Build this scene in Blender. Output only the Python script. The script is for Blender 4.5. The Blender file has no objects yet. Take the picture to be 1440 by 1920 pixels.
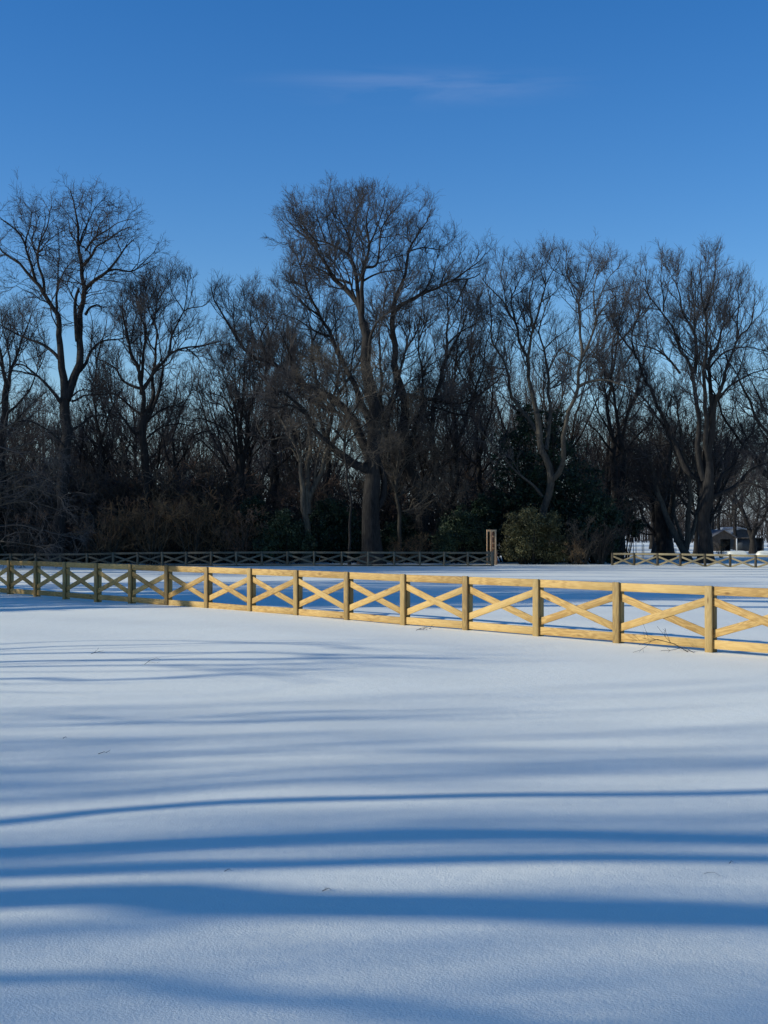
import bpy, math, random
import numpy as np
from mathutils import Vector, Matrix

random.seed(7)
R = np.random.default_rng(11)
sc = bpy.context.scene
COL = sc.collection
F = 2500.0            # focal length in photo pixels (1440 x 1920)
CAMH = 1.92
PITCH = math.atan(36 / F)
SUN_EL = math.radians(22); SUN_A = math.radians(80)   # shadows run this far clockwise from the view direction
SDIR = np.array([math.sin(SUN_A), math.cos(SUN_A)])

# ------------------------------------------------------------------ scene tree helpers
def tag(o, label=None, cat=None, group=None, kind=None):
    if label: o['label'] = label
    if cat: o['category'] = cat
    if group: o['group'] = group
    if kind: o['kind'] = kind
    return o
def empty(name, loc=(0, 0, 0), rz=0.0):
    o = bpy.data.objects.new(name, None); COL.objects.link(o)
    o.location = loc; o.rotation_euler = (0, 0, rz); o.empty_display_size = .3
    return o
def link(name, me, parent=None, mat=None):
    o = bpy.data.objects.new(name, me); COL.objects.link(o)
    if mat is not None and not me.materials: me.materials.append(mat)
    if parent is not None: o.parent = parent
    return o
def copy_tree(root, loc, rz=0., s=1., parts=None):
    c = root.copy(); COL.objects.link(c); c.location = loc
    c.rotation_euler = (0, 0, rz); c.scale = (s, s, s)
    for ch in (parts if parts is not None else root.children):
        d = ch.copy(); COL.objects.link(d); d.parent = c
    return c

def mesh_from(name, V, Q, smooth=True, mats=None):
    """V (n,3) float, Q list of int arrays (m,k) of faces"""
    me = bpy.data.meshes.new(name)
    V = np.asarray(V, np.float32)
    me.vertices.add(len(V)); me.vertices.foreach_set('co', V.ravel())
    if not isinstance(Q, list): Q = [Q]
    Q = [np.asarray(q, np.int32) for q in Q if len(q)]
    nl = sum(q.size for q in Q); npoly = sum(len(q) for q in Q)
    me.loops.add(nl); me.polygons.add(npoly)
    me.loops.foreach_set('vertex_index', np.concatenate([q.ravel() for q in Q]))
    tot = np.concatenate([np.full(len(q), q.shape[1], np.int32) for q in Q])
    st = np.concatenate([[0], np.cumsum(tot)[:-1]]).astype(np.int32)
    me.polygons.foreach_set('loop_start', st)
    me.update(calc_edges=True)
    if smooth: me.polygons.foreach_set('use_smooth', np.ones(npoly, bool))
    if mats:
        for m in mats: me.materials.append(m)
    return me

def boxes(name, bs, mat, parent=None, smooth=False, bevel=0.0):
    """bs: list of (x0,x1,y0,y1,z0,z1)"""
    V = []; Q = []
    for b in bs:
        x0, x1, y0, y1, z0, z1 = b; n = len(V)
        V += [(x0,y0,z0),(x1,y0,z0),(x1,y1,z0),(x0,y1,z0),(x0,y0,z1),(x1,y0,z1),(x1,y1,z1),(x0,y1,z1)]
        for f in ((0,3,2,1),(4,5,6,7),(0,1,5,4),(1,2,6,5),(2,3,7,6),(3,0,4,7)): Q.append([n+i for i in f])
    me = mesh_from(name, V, np.array(Q), smooth)
    o = link(name, me, parent, mat)
    if bevel:
        m = o.modifiers.new('bevel', 'BEVEL'); m.width = bevel; m.segments = 1
    return o

# ------------------------------------------------------------------ camera mapping
def ray(x, y):
    xc, yc = (x - 720) / F, -(y - 960) / F
    c, s = math.cos(PITCH), math.sin(PITCH)
    return np.array([xc, c - yc * s, s + yc * c])
def at(x, y, d):
    r = ray(x, y); k = d / r[1]
    return np.array([r[0]*k, d, CAMH + r[2]*k])

# ------------------------------------------------------------------ ground height
def sstep(a, b, x):
    t = np.clip((x - a) / (b - a), 0, 1); return t*t*(3 - 2*t)
FB = [1221, 1204, 1192, 1181, 1172, 1162, 1152, 1144, 1137, 1131, 1128, 1126, 1121, 1116, 1112]
FPX = [1331.5, 1158, 1007.6, 875, 758, 652, 557, 470, 389, 314, 246, 182, 122.7, 68, 18]
FD = np.array([21.1*(1+.0647*i) for i in range(15)])
FX = (np.array(FPX)-720)/F*FD
FZ = CAMH-(np.array(FB)-996)/F*FD-.02
_w = []
_rg = np.random.default_rng(5)
for L, amp in ((34, .045), (19, .035), (11, .022), (6.5, .012), (3.7, .006), (2.1, .0028)):
    for k in range(5):
        a = _rg.uniform(0, math.pi*2); q = 2*math.pi/(L*_rg.uniform(.8, 1.25))
        _w.append((q*math.cos(a), q*math.sin(a), _rg.uniform(0, 6.28), amp/1.6))
def ground(x, y):
    x = np.asarray(x, float); y = np.asarray(y, float)
    z = -.50*sstep(44, 84, y) - .12*sstep(90, 130, y) - .35*sstep(130, 210, y)
    n = 0
    for kx, ky, p, a in _w: n = n + a*np.sin(kx*x + ky*y + p)
    z = z + n*(.75 - .25*sstep(40, 90, y))*(1 - .8*sstep(110, 300, np.hypot(x, y)))
    # drifted snow along the paddock fence: the level seen at each post, blended into the field on both sides
    fx_ = np.interp(y, FD, FX); fz_ = np.interp(y, FD, FZ)
    w = np.exp(-((x-fx_)/3.4)**4)*sstep(15, 19, y)*(1-sstep(42, 50, y))
    z = z*(1-w)+(fz_+.25*(z+.0))*w*.9
    z = z + .045*np.exp(-((x-.3)/1.7)**2 - ((y-8.2)/2.6)**2)
    z = z - .03*np.exp(-((x+2.6)/1.2)**2 - ((y-9)/2)**2)
    return z
def gz(x, y): return float(ground(x, y))

# ------------------------------------------------------------------ materials
def newmat(name):
    m = bpy.data.materials.new(name); m.use_nodes = True
    nt = m.node_tree; b = nt.nodes['Principled BSDF']
    return m, nt, b
def nd(nt, t, **kw):
    n = nt.nodes.new(t)
    for k, v in kw.items():
        if k in n.inputs: n.inputs[k].default_value = v
        else: setattr(n, k, v)
    return n
def ramp(nt, fac, stops):
    r = nd(nt, 'ShaderNodeValToRGB'); e = r.color_ramp.elements
    while len(e) < len(stops): e.new(.5)
    for i, (p, c) in enumerate(stops):
        e[i].position = p; e[i].color = (*c, 1)
    nt.links.new(fac, r.inputs[0]); return r.outputs[0]

def snow_mat():
    m, nt, b = newmat('snow'); L = nt.links.new
    geo = nd(nt, 'ShaderNodeNewGeometry')
    n1 = nd(nt, 'ShaderNodeTexNoise', Scale=1.3, Detail=3.); L(geo.outputs['Position'], n1.inputs['Vector'])
    L(ramp(nt, n1.outputs[0], [(.3, (.925, .885, .745)), (.7, (.95, .915, .78))]), b.inputs['Base Color'])
    b.inputs['Roughness'].default_value = .62
    b.inputs['Specular IOR Level'].default_value = .25
    g1 = nd(nt, 'ShaderNodeTexNoise', Scale=80., Detail=3., Roughness=.6); L(geo.outputs['Position'], g1.inputs['Vector'])
    g2 = nd(nt, 'ShaderNodeTexNoise', Scale=9., Detail=3.); L(geo.outputs['Position'], g2.inputs['Vector'])
    bu = nd(nt, 'ShaderNodeBump', Strength=.6, Distance=.007); L(g1.outputs[0], bu.inputs['Height'])
    bu2 = nd(nt, 'ShaderNodeBump', Strength=.25, Distance=.02); L(g2.outputs[0], bu2.inputs['Height'])
    L(bu2.outputs[0], bu.inputs['Normal']); L(bu.outputs[0], b.inputs['Normal'])
    return m
def bark_mat(name, dark, light, scale=3., bump=.35):
    m, nt, b = newmat(name); L = nt.links.new
    tc = nd(nt, 'ShaderNodeTexCoord'); mp = nd(nt, 'ShaderNodeMapping'); mp.inputs['Scale'].default_value = (1, 1, .18)
    L(tc.outputs['Object'], mp.inputs[0])
    n = nd(nt, 'ShaderNodeTexNoise', Scale=scale*3, Detail=6., Roughness=.65); L(mp.outputs[0], n.inputs['Vector'])
    n2 = nd(nt, 'ShaderNodeTexNoise', Scale=.35, Detail=2.); L(tc.outputs['Object'], n2.inputs['Vector'])
    mx = nd(nt, 'ShaderNodeMath', operation='MULTIPLY_ADD'); L(n2.outputs[0], mx.inputs[0]); mx.inputs[1].default_value = .5
    ad = nd(nt, 'ShaderNodeMath', operation='SUBTRACT'); L(n.outputs[0], ad.inputs[0]); ad.inputs[1].default_value = .25
    L(ad.outputs[0], mx.inputs[2])
    L(ramp(nt, mx.outputs[0], [(.3, dark), (.72, light)]), b.inputs['Base Color'])
    b.inputs['Roughness'].default_value = .9; b.inputs['Specular IOR Level'].default_value = .15
    bu = nd(nt, 'ShaderNodeBump', Strength=bump, Distance=.08); L(n.outputs[0], bu.inputs['Height']); L(bu.outputs[0], b.inputs['Normal'])
    return m
def twig_mat(name, a, c):
    m, nt, b = newmat(name); L = nt.links.new
    tc = nd(nt, 'ShaderNodeTexCoord')
    n = nd(nt, 'ShaderNodeTexNoise', Scale=.5, Detail=3.); L(tc.outputs['Object'], n.inputs['Vector'])
    L(ramp(nt, n.outputs[0], [(.35, a), (.65, c)]), b.inputs['Base Color'])
    b.inputs['Roughness'].default_value = .85; b.inputs['Specular IOR Level'].default_value = .2
    return m
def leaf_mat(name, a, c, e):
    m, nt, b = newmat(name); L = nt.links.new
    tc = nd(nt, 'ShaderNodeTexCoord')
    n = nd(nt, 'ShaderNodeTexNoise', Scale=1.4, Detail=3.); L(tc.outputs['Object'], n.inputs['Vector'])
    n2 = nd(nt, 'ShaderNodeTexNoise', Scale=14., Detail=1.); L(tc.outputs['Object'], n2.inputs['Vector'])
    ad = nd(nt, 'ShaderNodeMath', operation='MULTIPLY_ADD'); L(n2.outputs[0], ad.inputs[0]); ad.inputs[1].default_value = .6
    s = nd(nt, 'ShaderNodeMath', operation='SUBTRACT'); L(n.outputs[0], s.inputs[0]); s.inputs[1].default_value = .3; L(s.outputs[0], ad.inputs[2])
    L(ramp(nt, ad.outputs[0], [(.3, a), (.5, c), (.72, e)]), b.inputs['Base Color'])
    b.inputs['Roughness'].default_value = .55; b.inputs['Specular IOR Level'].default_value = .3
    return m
def wood_mat(name, pale, mid, dark, knots=True):
    """sawn board; local X runs along the board"""
    m, nt, b = newmat(name); L = nt.links.new
    tc = nd(nt, 'ShaderNodeTexCoord'); oi = nd(nt, 'ShaderNodeObjectInfo')
    off = nd(nt, 'ShaderNodeVectorMath', operation='SCALE'); off.inputs[0].default_value = (13., 7., 29.); L(oi.outputs['Random'], off.inputs['Scale'])
    v = nd(nt, 'ShaderNodeVectorMath', operation='ADD'); L(tc.outputs['Object'], v.inputs[0]); L(off.outputs[0], v.inputs[1])
    # knot field bends the grain
    kmap = nd(nt, 'ShaderNodeMapping'); kmap.inputs['Scale'].default_value = (2.1, 5.5, 5.5); L(v.outputs[0], kmap.inputs[0])
    vo = nd(nt, 'ShaderNodeTexVoronoi', Scale=1.); L(kmap.outputs[0], vo.inputs['Vector'])
    gmap = nd(nt, 'ShaderNodeMapping'); gmap.inputs['Scale'].default_value = (.9, 16., 16.); L(v.outputs[0], gmap.inputs[0])
    wn = nd(nt, 'ShaderNodeTexNoise', Scale=1., Detail=2.5, Distortion=1.1); L(gmap.outputs[0], wn.inputs['Vector'])
    sm = nd(nt, 'ShaderNodeMath', operation='MULTIPLY_ADD'); L(vo.outputs['Distance'], sm.inputs[0]); sm.inputs[1].default_value = .55; L(wn.outputs[0], sm.inputs[2])
    sn = nd(nt, 'ShaderNodeMath', operation='MULTIPLY'); L(sm.outputs[0], sn.inputs[0]); sn.inputs[1].default_value = 26.
    si = nd(nt, 'ShaderNodeMath', operation='SINE'); L(sn.outputs[0], si.inputs[0])
    hf = nd(nt, 'ShaderNodeMath', operation='MULTIPLY_ADD'); L(si.outputs[0], hf.inputs[0]); hf.inputs[1].default_value = .13; hf.inputs[2].default_value = .3
    big = nd(nt, 'ShaderNodeTexNoise', Scale=1.6, Detail=3.); L(v.outputs[0], big.inputs['Vector'])
    su = nd(nt, 'ShaderNodeMath', operation='MULTIPLY_ADD'); L(big.outputs[0], su.inputs[0]); su.inputs[1].default_value = .55; L(hf.outputs[0], su.inputs[2])
    s2 = nd(nt, 'ShaderNodeMath', operation='MULTIPLY_ADD'); L(oi.outputs['Random'], s2.inputs[0]); s2.inputs[1].default_value = .36; L(su.outputs[0], s2.inputs[2])
    col = ramp(nt, s2.outputs[0], [(.3, pale), (.75, mid), (1.1 if False else 1., dark)])
    if knots:
        kr = nd(nt, 'ShaderNodeMapRange'); L(vo.outputs['Distance'], kr.inputs[0])
        kr.inputs[1].default_value = .06; kr.inputs[2].default_value = .15; kr.inputs[3].default_value = .75; kr.inputs[4].default_value = 0.
        mx = nd(nt, 'ShaderNodeMix', data_type='RGBA'); L(kr.outputs[0], mx.inputs[0]); L(col, mx.inputs[6]); mx.inputs[7].default_value = (.14, .07, .028, 1)
        col = mx.outputs[2]
    L(col, b.inputs['Base Color'])
    b.inputs['Roughness'].default_value = .72; b.inputs['Specular IOR Level'].default_value = .25
    bu = nd(nt, 'ShaderNodeBump', Strength=.25, Distance=.004); L(si.outputs[0], bu.inputs['Height']); L(bu.outputs[0], b.inputs['Normal'])
    return m
def plain(name, c, r=.7, n=.0):
    m, nt, b = newmat(name)
    b.inputs['Roughness'].default_value = r
    if n:
        tc = nd(nt, 'ShaderNodeTexCoord'); t = nd(nt, 'ShaderNodeTexNoise', Scale=2.5, Detail=5.)
        nt.links.new(tc.outputs['Object'], t.inputs['Vector'])
        lo = tuple(x*(1-n) for x in c); hi = tuple(min(1, x*(1+n)) for x in c)
        nt.links.new(ramp(nt, t.outputs[0], [(.3, lo), (.7, hi)]), b.inputs['Base Color'])
    else: b.inputs['Base Color'].default_value = (*c, 1)
    return m

M = dict(
    snow=snow_mat(),
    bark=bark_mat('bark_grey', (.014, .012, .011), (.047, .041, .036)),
    bark_pale=bark_mat('bark_pale', (.045, .038, .029), (.18, .145, .105)),
    bark_brown=bark_mat('bark_brown', (.030, .026, .021), (.105, .090, .070)),
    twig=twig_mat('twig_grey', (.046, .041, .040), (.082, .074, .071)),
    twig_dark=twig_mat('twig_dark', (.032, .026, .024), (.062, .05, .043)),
    twig_tan=twig_mat('twig_tan', (.12, .075, .04), (.25, .16, .085)),
    twig_brown=twig_mat('twig_brown', (.07, .056, .042), (.13, .105, .078)),
    twig_red=twig_mat('twig_red', (.12, .075, .052), (.22, .14, .095)),
    twig_pale=twig_mat('twig_pale', (.07, .057, .048), (.14, .118, .10)),
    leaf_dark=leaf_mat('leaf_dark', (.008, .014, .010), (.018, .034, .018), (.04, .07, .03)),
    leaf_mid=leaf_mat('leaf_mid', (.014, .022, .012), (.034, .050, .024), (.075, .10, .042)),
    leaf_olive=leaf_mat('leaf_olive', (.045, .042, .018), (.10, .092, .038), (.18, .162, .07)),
    pine=wood_mat('pine', (.60, .405, .155), (.51, .32, .112), (.36, .21, .068)),
    pine_post=wood_mat('pine_post', (.45, .305, .125), (.35, .23, .085), (.24, .15, .058)),
    old_wood=wood_mat('old_wood', (.20, .172, .118), (.155, .13, .088), (.10, .084, .056), False),
    old_post=wood_mat('old_post', (.16, .125, .08), (.12, .09, .055), (.08, .06, .04), False),
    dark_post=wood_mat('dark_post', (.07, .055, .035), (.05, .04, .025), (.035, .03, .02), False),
    pine_shaded=wood_mat('pine_shaded', (.29, .24, .14), (.22, .175, .10), (.14, .11, .06), False),  # pine with the tree shade on the far right rails put into its colour
    red_wood=wood_mat('red_wood', (.50, .27, .15), (.40, .19, .10), (.25, .11, .06), False),
    pale_wood=wood_mat('pale_wood', (.70, .46, .26), (.60, .37, .20), (.45, .26, .13), False),
    roof_grey=plain('roof_grey', (.08, .083, .095), .7, .25),
    arch_snow_shade=plain('arch_snow_shade', (.24, .26, .29), .7, .2),  # snow lying in shade on the arch, put in as a grey tone
    shed_wood=plain('shed_wood', (.065, .05, .04), .8, .4),
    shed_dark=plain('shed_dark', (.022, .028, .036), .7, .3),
    white_trim=plain('white_trim', (.6, .6, .6), .6),
    dark_metal=plain('dark_metal', (.03, .032, .036), .5),
    stake=plain('stake_wood', (.10, .08, .06), .8, .3),
)

# ------------------------------------------------------------------ snow field
def build_snow():
    def axis(lo, hi, n, c, w):
        a, b = math.asinh((lo-c)/w), math.asinh((hi-c)/w)
        return c + w*np.sinh(np.linspace(a, b, n))
    xs = axis(-2600, 2600, 560, 0, 6.); ys = axis(-400, 4200, 760, 9, 7.)
    X, Y = np.meshgrid(xs, ys)
    Z = ground(X, Y)
    V = np.stack([X, Y, Z], -1).reshape(-1, 3)
    nx, ny = len(xs), len(ys)
    i = (np.arange(ny-1)[:, None]*nx + np.arange(nx-1)[None]).ravel()
    Q = np.stack([i, i+1, i+nx+1, i+nx], 1)
    o = link('snow_field', mesh_from('snow_field', V, Q), None, M['snow'])
    tag(o, 'smooth untrodden snow lying over the whole field', kind='structure')
build_snow()

# ------------------------------------------------------------------ branch geometry
def norm(v): return v/np.maximum(np.linalg.norm(v, axis=-1, keepdims=True), 1e-9)
def tubes(P, Rr, S):
    N, K, _ = P.shape
    T = np.empty_like(P); T[:, 1:-1] = P[:, 2:]-P[:, :-2]; T[:, 0] = P[:, 1]-P[:, 0]; T[:, -1] = P[:, -1]-P[:, -2]
    T = norm(T)
    av = norm(P[:, -1]-P[:, 0])
    ref = np.where(np.abs(av[:, 2:3]) > .8, np.array([[1., 0, 0]]), np.array([[0, 0, 1.]]))
    ref = norm(ref - av*(ref*av).sum(-1, keepdims=True))[:, None]
    U = norm(np.cross(T, ref)); W = np.cross(T, U)
    ang = np.arange(S)*2*math.pi/S
    ring = (np.cos(ang)[None, None, :, None]*U[:, :, None] + np.sin(ang)[None, None, :, None]*W[:, :, None])
    V = P[:, :, None] + ring*Rr[:, :, None, None]
    base = (np.arange(N)*K*S)[:, None, None] + (np.arange(K-1)*S)[None, :, None]
    s = np.arange(S)[None, None]; s1 = (np.arange(S)+1) % S
    a = base + s; b = base + s1[None, None]
    Q = np.stack([a, b, b+S, a+S], -1).reshape(-1, 4)
    return V.reshape(-1, 3), Q
class Acc:
    def __init__(s): s.V = []; s.Q = []; s.n = 0
    def add(s, V, Q): s.V.append(V); s.Q.append(Q+s.n); s.n += len(V)
    def mesh(s, name): return mesh_from(name, np.concatenate(s.V), np.concatenate(s.Q))

def crom(pts, K):
    pts = np.asarray(pts, float)
    if len(pts) == 2: pts = np.stack([pts[0], pts.mean(0), pts[1]])
    P = np.vstack([2*pts[0]-pts[1], pts, 2*pts[-1]-pts[-2]])
    seg = np.linalg.norm(np.diff(pts, axis=0)[:, :3], axis=1); cum = np.concatenate([[0], np.cumsum(seg)])
    s = np.linspace(0, cum[-1], K); out = np.empty((K, pts.shape[1]))
    for k, q in enumerate(s):
        i = min(np.searchsorted(cum, q, 'right')-1, len(seg)-1); t = (q-cum[i])/max(seg[i], 1e-9)
        a, b, c, d = P[i], P[i+1], P[i+2], P[i+3]
        out[k] = .5*((2*b)+(c-a)*t+(2*a-5*b+4*c-d)*t*t+(3*b-3*c+d-a)*t**3)
    return out

def spawn(rng, P, Rr, n, t0, t1, ang, lenf, K, up, wig, rf, rmin, tpow=1.):
    """n children per parent (array), lenf(parentlen,t)->len ; returns P2,R2"""
    N, Kp, _ = P.shape
    idx = np.repeat(np.arange(N), n)
    if len(idx) == 0: return np.zeros((0, K, 3)), np.zeros((0, K))
    t = t0 + (t1-t0)*rng.random(len(idx))**tpow
    f = t*(Kp-1); i = np.minimum(f.astype(int), Kp-2); u = (f-i)[:, None]
    p = P[idx, i]*(1-u)+P[idx, i+1]*u; r = Rr[idx, i]*(1-u[:, 0])+Rr[idx, i+1]*u[:, 0]
    tan = norm(P[idx, i+1]-P[idx, i])
    plen = np.linalg.norm(np.diff(P, axis=1), axis=-1).sum(1)[idx]
    rv = norm(rng.normal(size=(len(idx), 3)))
    perp = norm(rv - tan*(rv*tan).sum(-1, keepdims=True))
    a = np.radians(ang[0]+(ang[1]-ang[0])*rng.random(len(idx)))[:, None]
    d = norm(tan*np.cos(a)+perp*np.sin(a))
    L = lenf(plen, t)*(.65+.7*rng.random(len(idx)))
    out = np.empty((len(idx), K, 3)); out[:, 0] = p
    for k in range(1, K):
        d = norm(d + rng.normal(size=d.shape)*wig + np.array([[0, 0, up]]))
        out[:, k] = out[:, k-1]+d*(L/(K-1))[:, None]
    r0 = np.clip(np.minimum(r*rf, .010+.0105*L), rmin, None)
    taper = np.linspace(1, .35, K)[None]
    return out, np.maximum(r0[:, None]*taper, rmin*.7)

def grow(rng, limbs, mesh_name, up=.12, dens=1., wig=.16, trunkskip=0, l1=1.0, rmin=.0095, L4=True, thin=1.15, sub=.42):
    """limbs: list of (pts(n,3), r0, r1, bare_fraction). returns (trunk mesh, crown mesh)"""
    tr = Acc(); KP = 18
    PP = []; RR = []; LL = []; T0 = []
    for pts, r0, r1, bare in limbs:
        p = crom(pts, KP)
        ln = np.linalg.norm(np.diff(p, axis=0), axis=1).sum()
        amp = min(.014*ln, .16)
        ph = rng.uniform(0, 6.28, 6); s = np.linspace(0, 1, KP)
        for ax in range(3):
            w = np.sin(s*ln*1.1+ph[ax])*.6+np.sin(s*ln*2.4+ph[ax+3])*.4
            p[:, ax] += amp*w*np.minimum(1, s*5)*(.4 if ax == 2 else 1)
        q = r0+(r1-r0)*s**.8
        if bare < 0:      # trunk with root flare
            q = q*(1+.55*np.exp(-s*ln/.55)); bare = -bare
        S = 10 if r0 > .3 else (7 if r0 > .12 else 5)
        V, Q = tubes(p[None], q[None], S); tr.add(V, Q)
        PP.append(p); RR.append(q); LL.append(ln); T0.append(bare)
    cr = Acc()
    P = np.array(PP); Rr = np.array(RR); LL = np.array(LL); T0 = np.array(T0)
    if sub > 0:      # secondary limbs
        A = []; B = []
        for j in range(len(P)):
            if T0[j] >= .7 or LL[j] < 2: continue
            n = int(LL[j]*(1-T0[j])*sub+rng.random())
            if n == 0: continue
            t0 = max(T0[j], .15)
            a, b = spawn(rng, P[j:j+1], Rr[j:j+1], np.array([n]), t0, .82, (30, 66),
                         lambda pl, t: .9+.46*np.minimum(pl, 11)*(1-t), KP, up*.35, .10, .5, .02)
            A.append(a); B.append(b)
        if A:
            a = np.concatenate(A); b = np.concatenate(B)
            V, Q = tubes(a, b, 5); tr.add(V, Q)
            P = np.concatenate([P, a]); Rr = np.concatenate([Rr, b])
            l = np.linalg.norm(np.diff(a, axis=1), axis=-1).sum(1)
            LL = np.concatenate([LL, l]); T0 = np.concatenate([T0, np.full(len(l), .12)])
    A = []; B = []
    for j in range(len(P)):
        if T0[j] >= 1: continue
        n = max(2, int(LL[j]*(1-T0[j])*1.05*dens))
        a, b = spawn(rng, P[j:j+1], Rr[j:j+1], np.array([n]), T0[j], .98, (28, 62),
                     lambda pl, t: l1*(1.1+.36*np.minimum(pl, 9)*(1-.85*t)), 7, up, wig, .62, .014)
        A.append(a); B.append(b)
    P1 = np.concatenate(A); R1 = np.concatenate(B)
    # limb tips continue as fine leaders
    a, b = spawn(rng, P, Rr, np.where(T0 < 1, 3, 0), .9, 1., (5, 30), lambda pl, t: l1*(.8+0*t), 7, up, wig, .8, .012)
    P1 = np.concatenate([P1, a]); R1 = np.concatenate([R1, b])
    V, Q = tubes(P1, R1*thin, 4); cr.add(V, Q)
    l = np.linalg.norm(np.diff(P1, axis=1), axis=-1).sum(1)
    P2, R2 = spawn(rng, P1, R1, np.maximum(2, (l*2.1*dens+rng.random(len(l))).astype(int)), .12, .98, (25, 55), lambda pl, t: l1*(.55+.32*pl*(1-.6*t)), 5, up, wig*1.1, .7, rmin)
    V, Q = tubes(P2, R2*thin, 3); cr.add(V, Q)
    l = np.linalg.norm(np.diff(P2, axis=1), axis=-1).sum(1)
    P3, R3 = spawn(rng, P2, R2, np.maximum(1, (l*3.4*dens+rng.random(len(l))).astype(int)), .12, 1., (22, 52), lambda pl, t: l1*(.34+.3*pl*(1-.5*t)), 3, up*1.2, wig, .8, rmin*.8)
    V, Q = tubes(P3, R3*thin, 3); cr.add(V, Q)
    if L4:
        l = np.linalg.norm(np.diff(P3, axis=1), axis=-1).sum(1)
        P4, R4 = spawn(rng, P3, R3, np.maximum(1, (l*3.9*dens+rng.random(len(l))).astype(int)), .2, 1., (20, 48), lambda pl, t: l1*(.24+.25*pl), 2, up, wig, .7, rmin*.55)
        V, Q = tubes(P4, R4*thin, 3); cr.add(V, Q)
    return tr.mesh(mesh_name+'_trunk'), cr.mesh(mesh_name+'_crown')

def traced_tree(name, label, d, stems, bark='bark', twig='twig', seed=0, group=None, cat='tree', **kw):
    """stems: list of (list of photo pixels, r0, r1, bare). Each is rooted on the nearest earlier stem and gets its own depth."""
    rng = np.random.default_rng(seed)
    b0 = stems[0][0][0]
    base = at(b0[0], b0[1], d); base[2] = gz(base[0], base[1])
    done = []; limbs = []
    for k, (px, r0, r1, bare) in enumerate(stems):
        px = [tuple(map(float, q)) for q in px]
        if k == 0:
            off = rng.uniform(-.02, .02); d0 = d
        else:
            best = min(((abs(q[0]-px[0][0])+abs(q[1]-px[0][1]), q) for q in done), key=lambda z: z[0])
            d0 = best[1][2]; off = rng.choice([-1, 1])*rng.uniform(.12, .6)
        P = []; dd = d0; last = None
        for q in px:
            if last is not None:
                ln = math.hypot(q[0]-last[0], q[1]-last[1])/F*d
                dd += off*ln; off *= .93
            P.append(at(q[0], q[1], dd)); last = q
        if k == 0: P[0][2] = gz(P[0][0], P[0][1])-.15
        # densify for parent lookup
        for i in range(len(px)-1):
            for t in np.linspace(0, 1, 9):
                a, b = px[i], px[i+1]
                done.append((a[0]+(b[0]-a[0])*t, a[1]+(b[1]-a[1])*t, P[i][1]+(P[i+1][1]-P[i][1])*t))
        limbs.append((np.array(P)-base, r0, r1, bare))
    t, c = grow(rng, limbs, name, **kw)
    root = empty(name, base); tag(root, label, cat, group)
    link('trunk', t, root, M[bark]); link('crown', c, root, M[twig])
    return root

def auto_limbs(rng, h, r, nstem=4, spread=.5, fork=.25, lean=0.):
    """3-D limbs of a free standing broadleaf tree of height h"""
    limbs = []
    fz = h*fork
    top = np.array([rng.uniform(-.03, .03)*h+lean*h*.2, rng.uniform(-.03, .03)*h, h*.93])
    mid = np.array([rng.uniform(-.02, .02)*h, rng.uniform(-.02, .02)*h, fz])
    main = [np.array([0, 0, -.2]), mid*.5, mid, mid+(top-mid)*.35+rng.normal(size=3)*.02*h, mid+(top-mid)*.7+rng.normal(size=3)*.02*h, top]
    limbs.append((np.array(main), r, r*.1, -fork*.95))
    az0 = rng.uniform(0, 6.28)
    for k in range(nstem*3):
        t = .0+.62*(k/(nstem*3)); s = mid+(top-mid)*t
        az = az0+k*2.4+rng.uniform(-.4, .4); L = h*(.62*(1-t)+.12)*rng.uniform(.8, 1.15)
        o = np.array([math.cos(az), math.sin(az), 0])
        w = spread*rng.uniform(.7, 1.3)*(1-.25*t)
        pts = [s, s+o*L*.28*w*1.3+np.array([0, 0, L*.2]), s+o*L*.55*w*1.25+np.array([0, 0, L*.5]), s+o*L*.85*w*1.1+np.array([0, 0, L*.85])]
        rr = r*(.55 if k < nstem else .33)*(1-.5*t)
        limbs.append((np.array(pts), rr, rr*.18, .12))
        if k < nstem*2:
            az2 = az+rng.choice([-1, 1])*rng.uniform(.6, 1.1); o2 = np.array([math.cos(az2), math.sin(az2), 0])
            s2 = pts[1]; L2 = L*.6
            limbs.append((np.array([s2, s2+o2*L2*.4*w+np.array([0, 0, L2*.35]), s2+o2*L2*.75*w+np.array([0, 0, L2*.9])]), rr*.5, rr*.12, .1))
    return limbs
def auto_tree(name, label, x, y, h, r, seed, bark='bark', twig='twig', group=None, nstem=4, spread=.5, fork=.25, lean=0., **kw):
    rng = np.random.default_rng(seed)
    t, c = grow(rng, auto_limbs(rng, h, r, nstem, spread, fork, lean), name, sub=.1, **kw)
    root = empty(name, (x, y, gz(x, y))); tag(root, label, 'tree', group)
    link('trunk', t, root, M[bark]); link('crown', c, root, M[twig])
    return root

#TREES#
def px_x(x, d): return (x-720)/F*d

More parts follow.
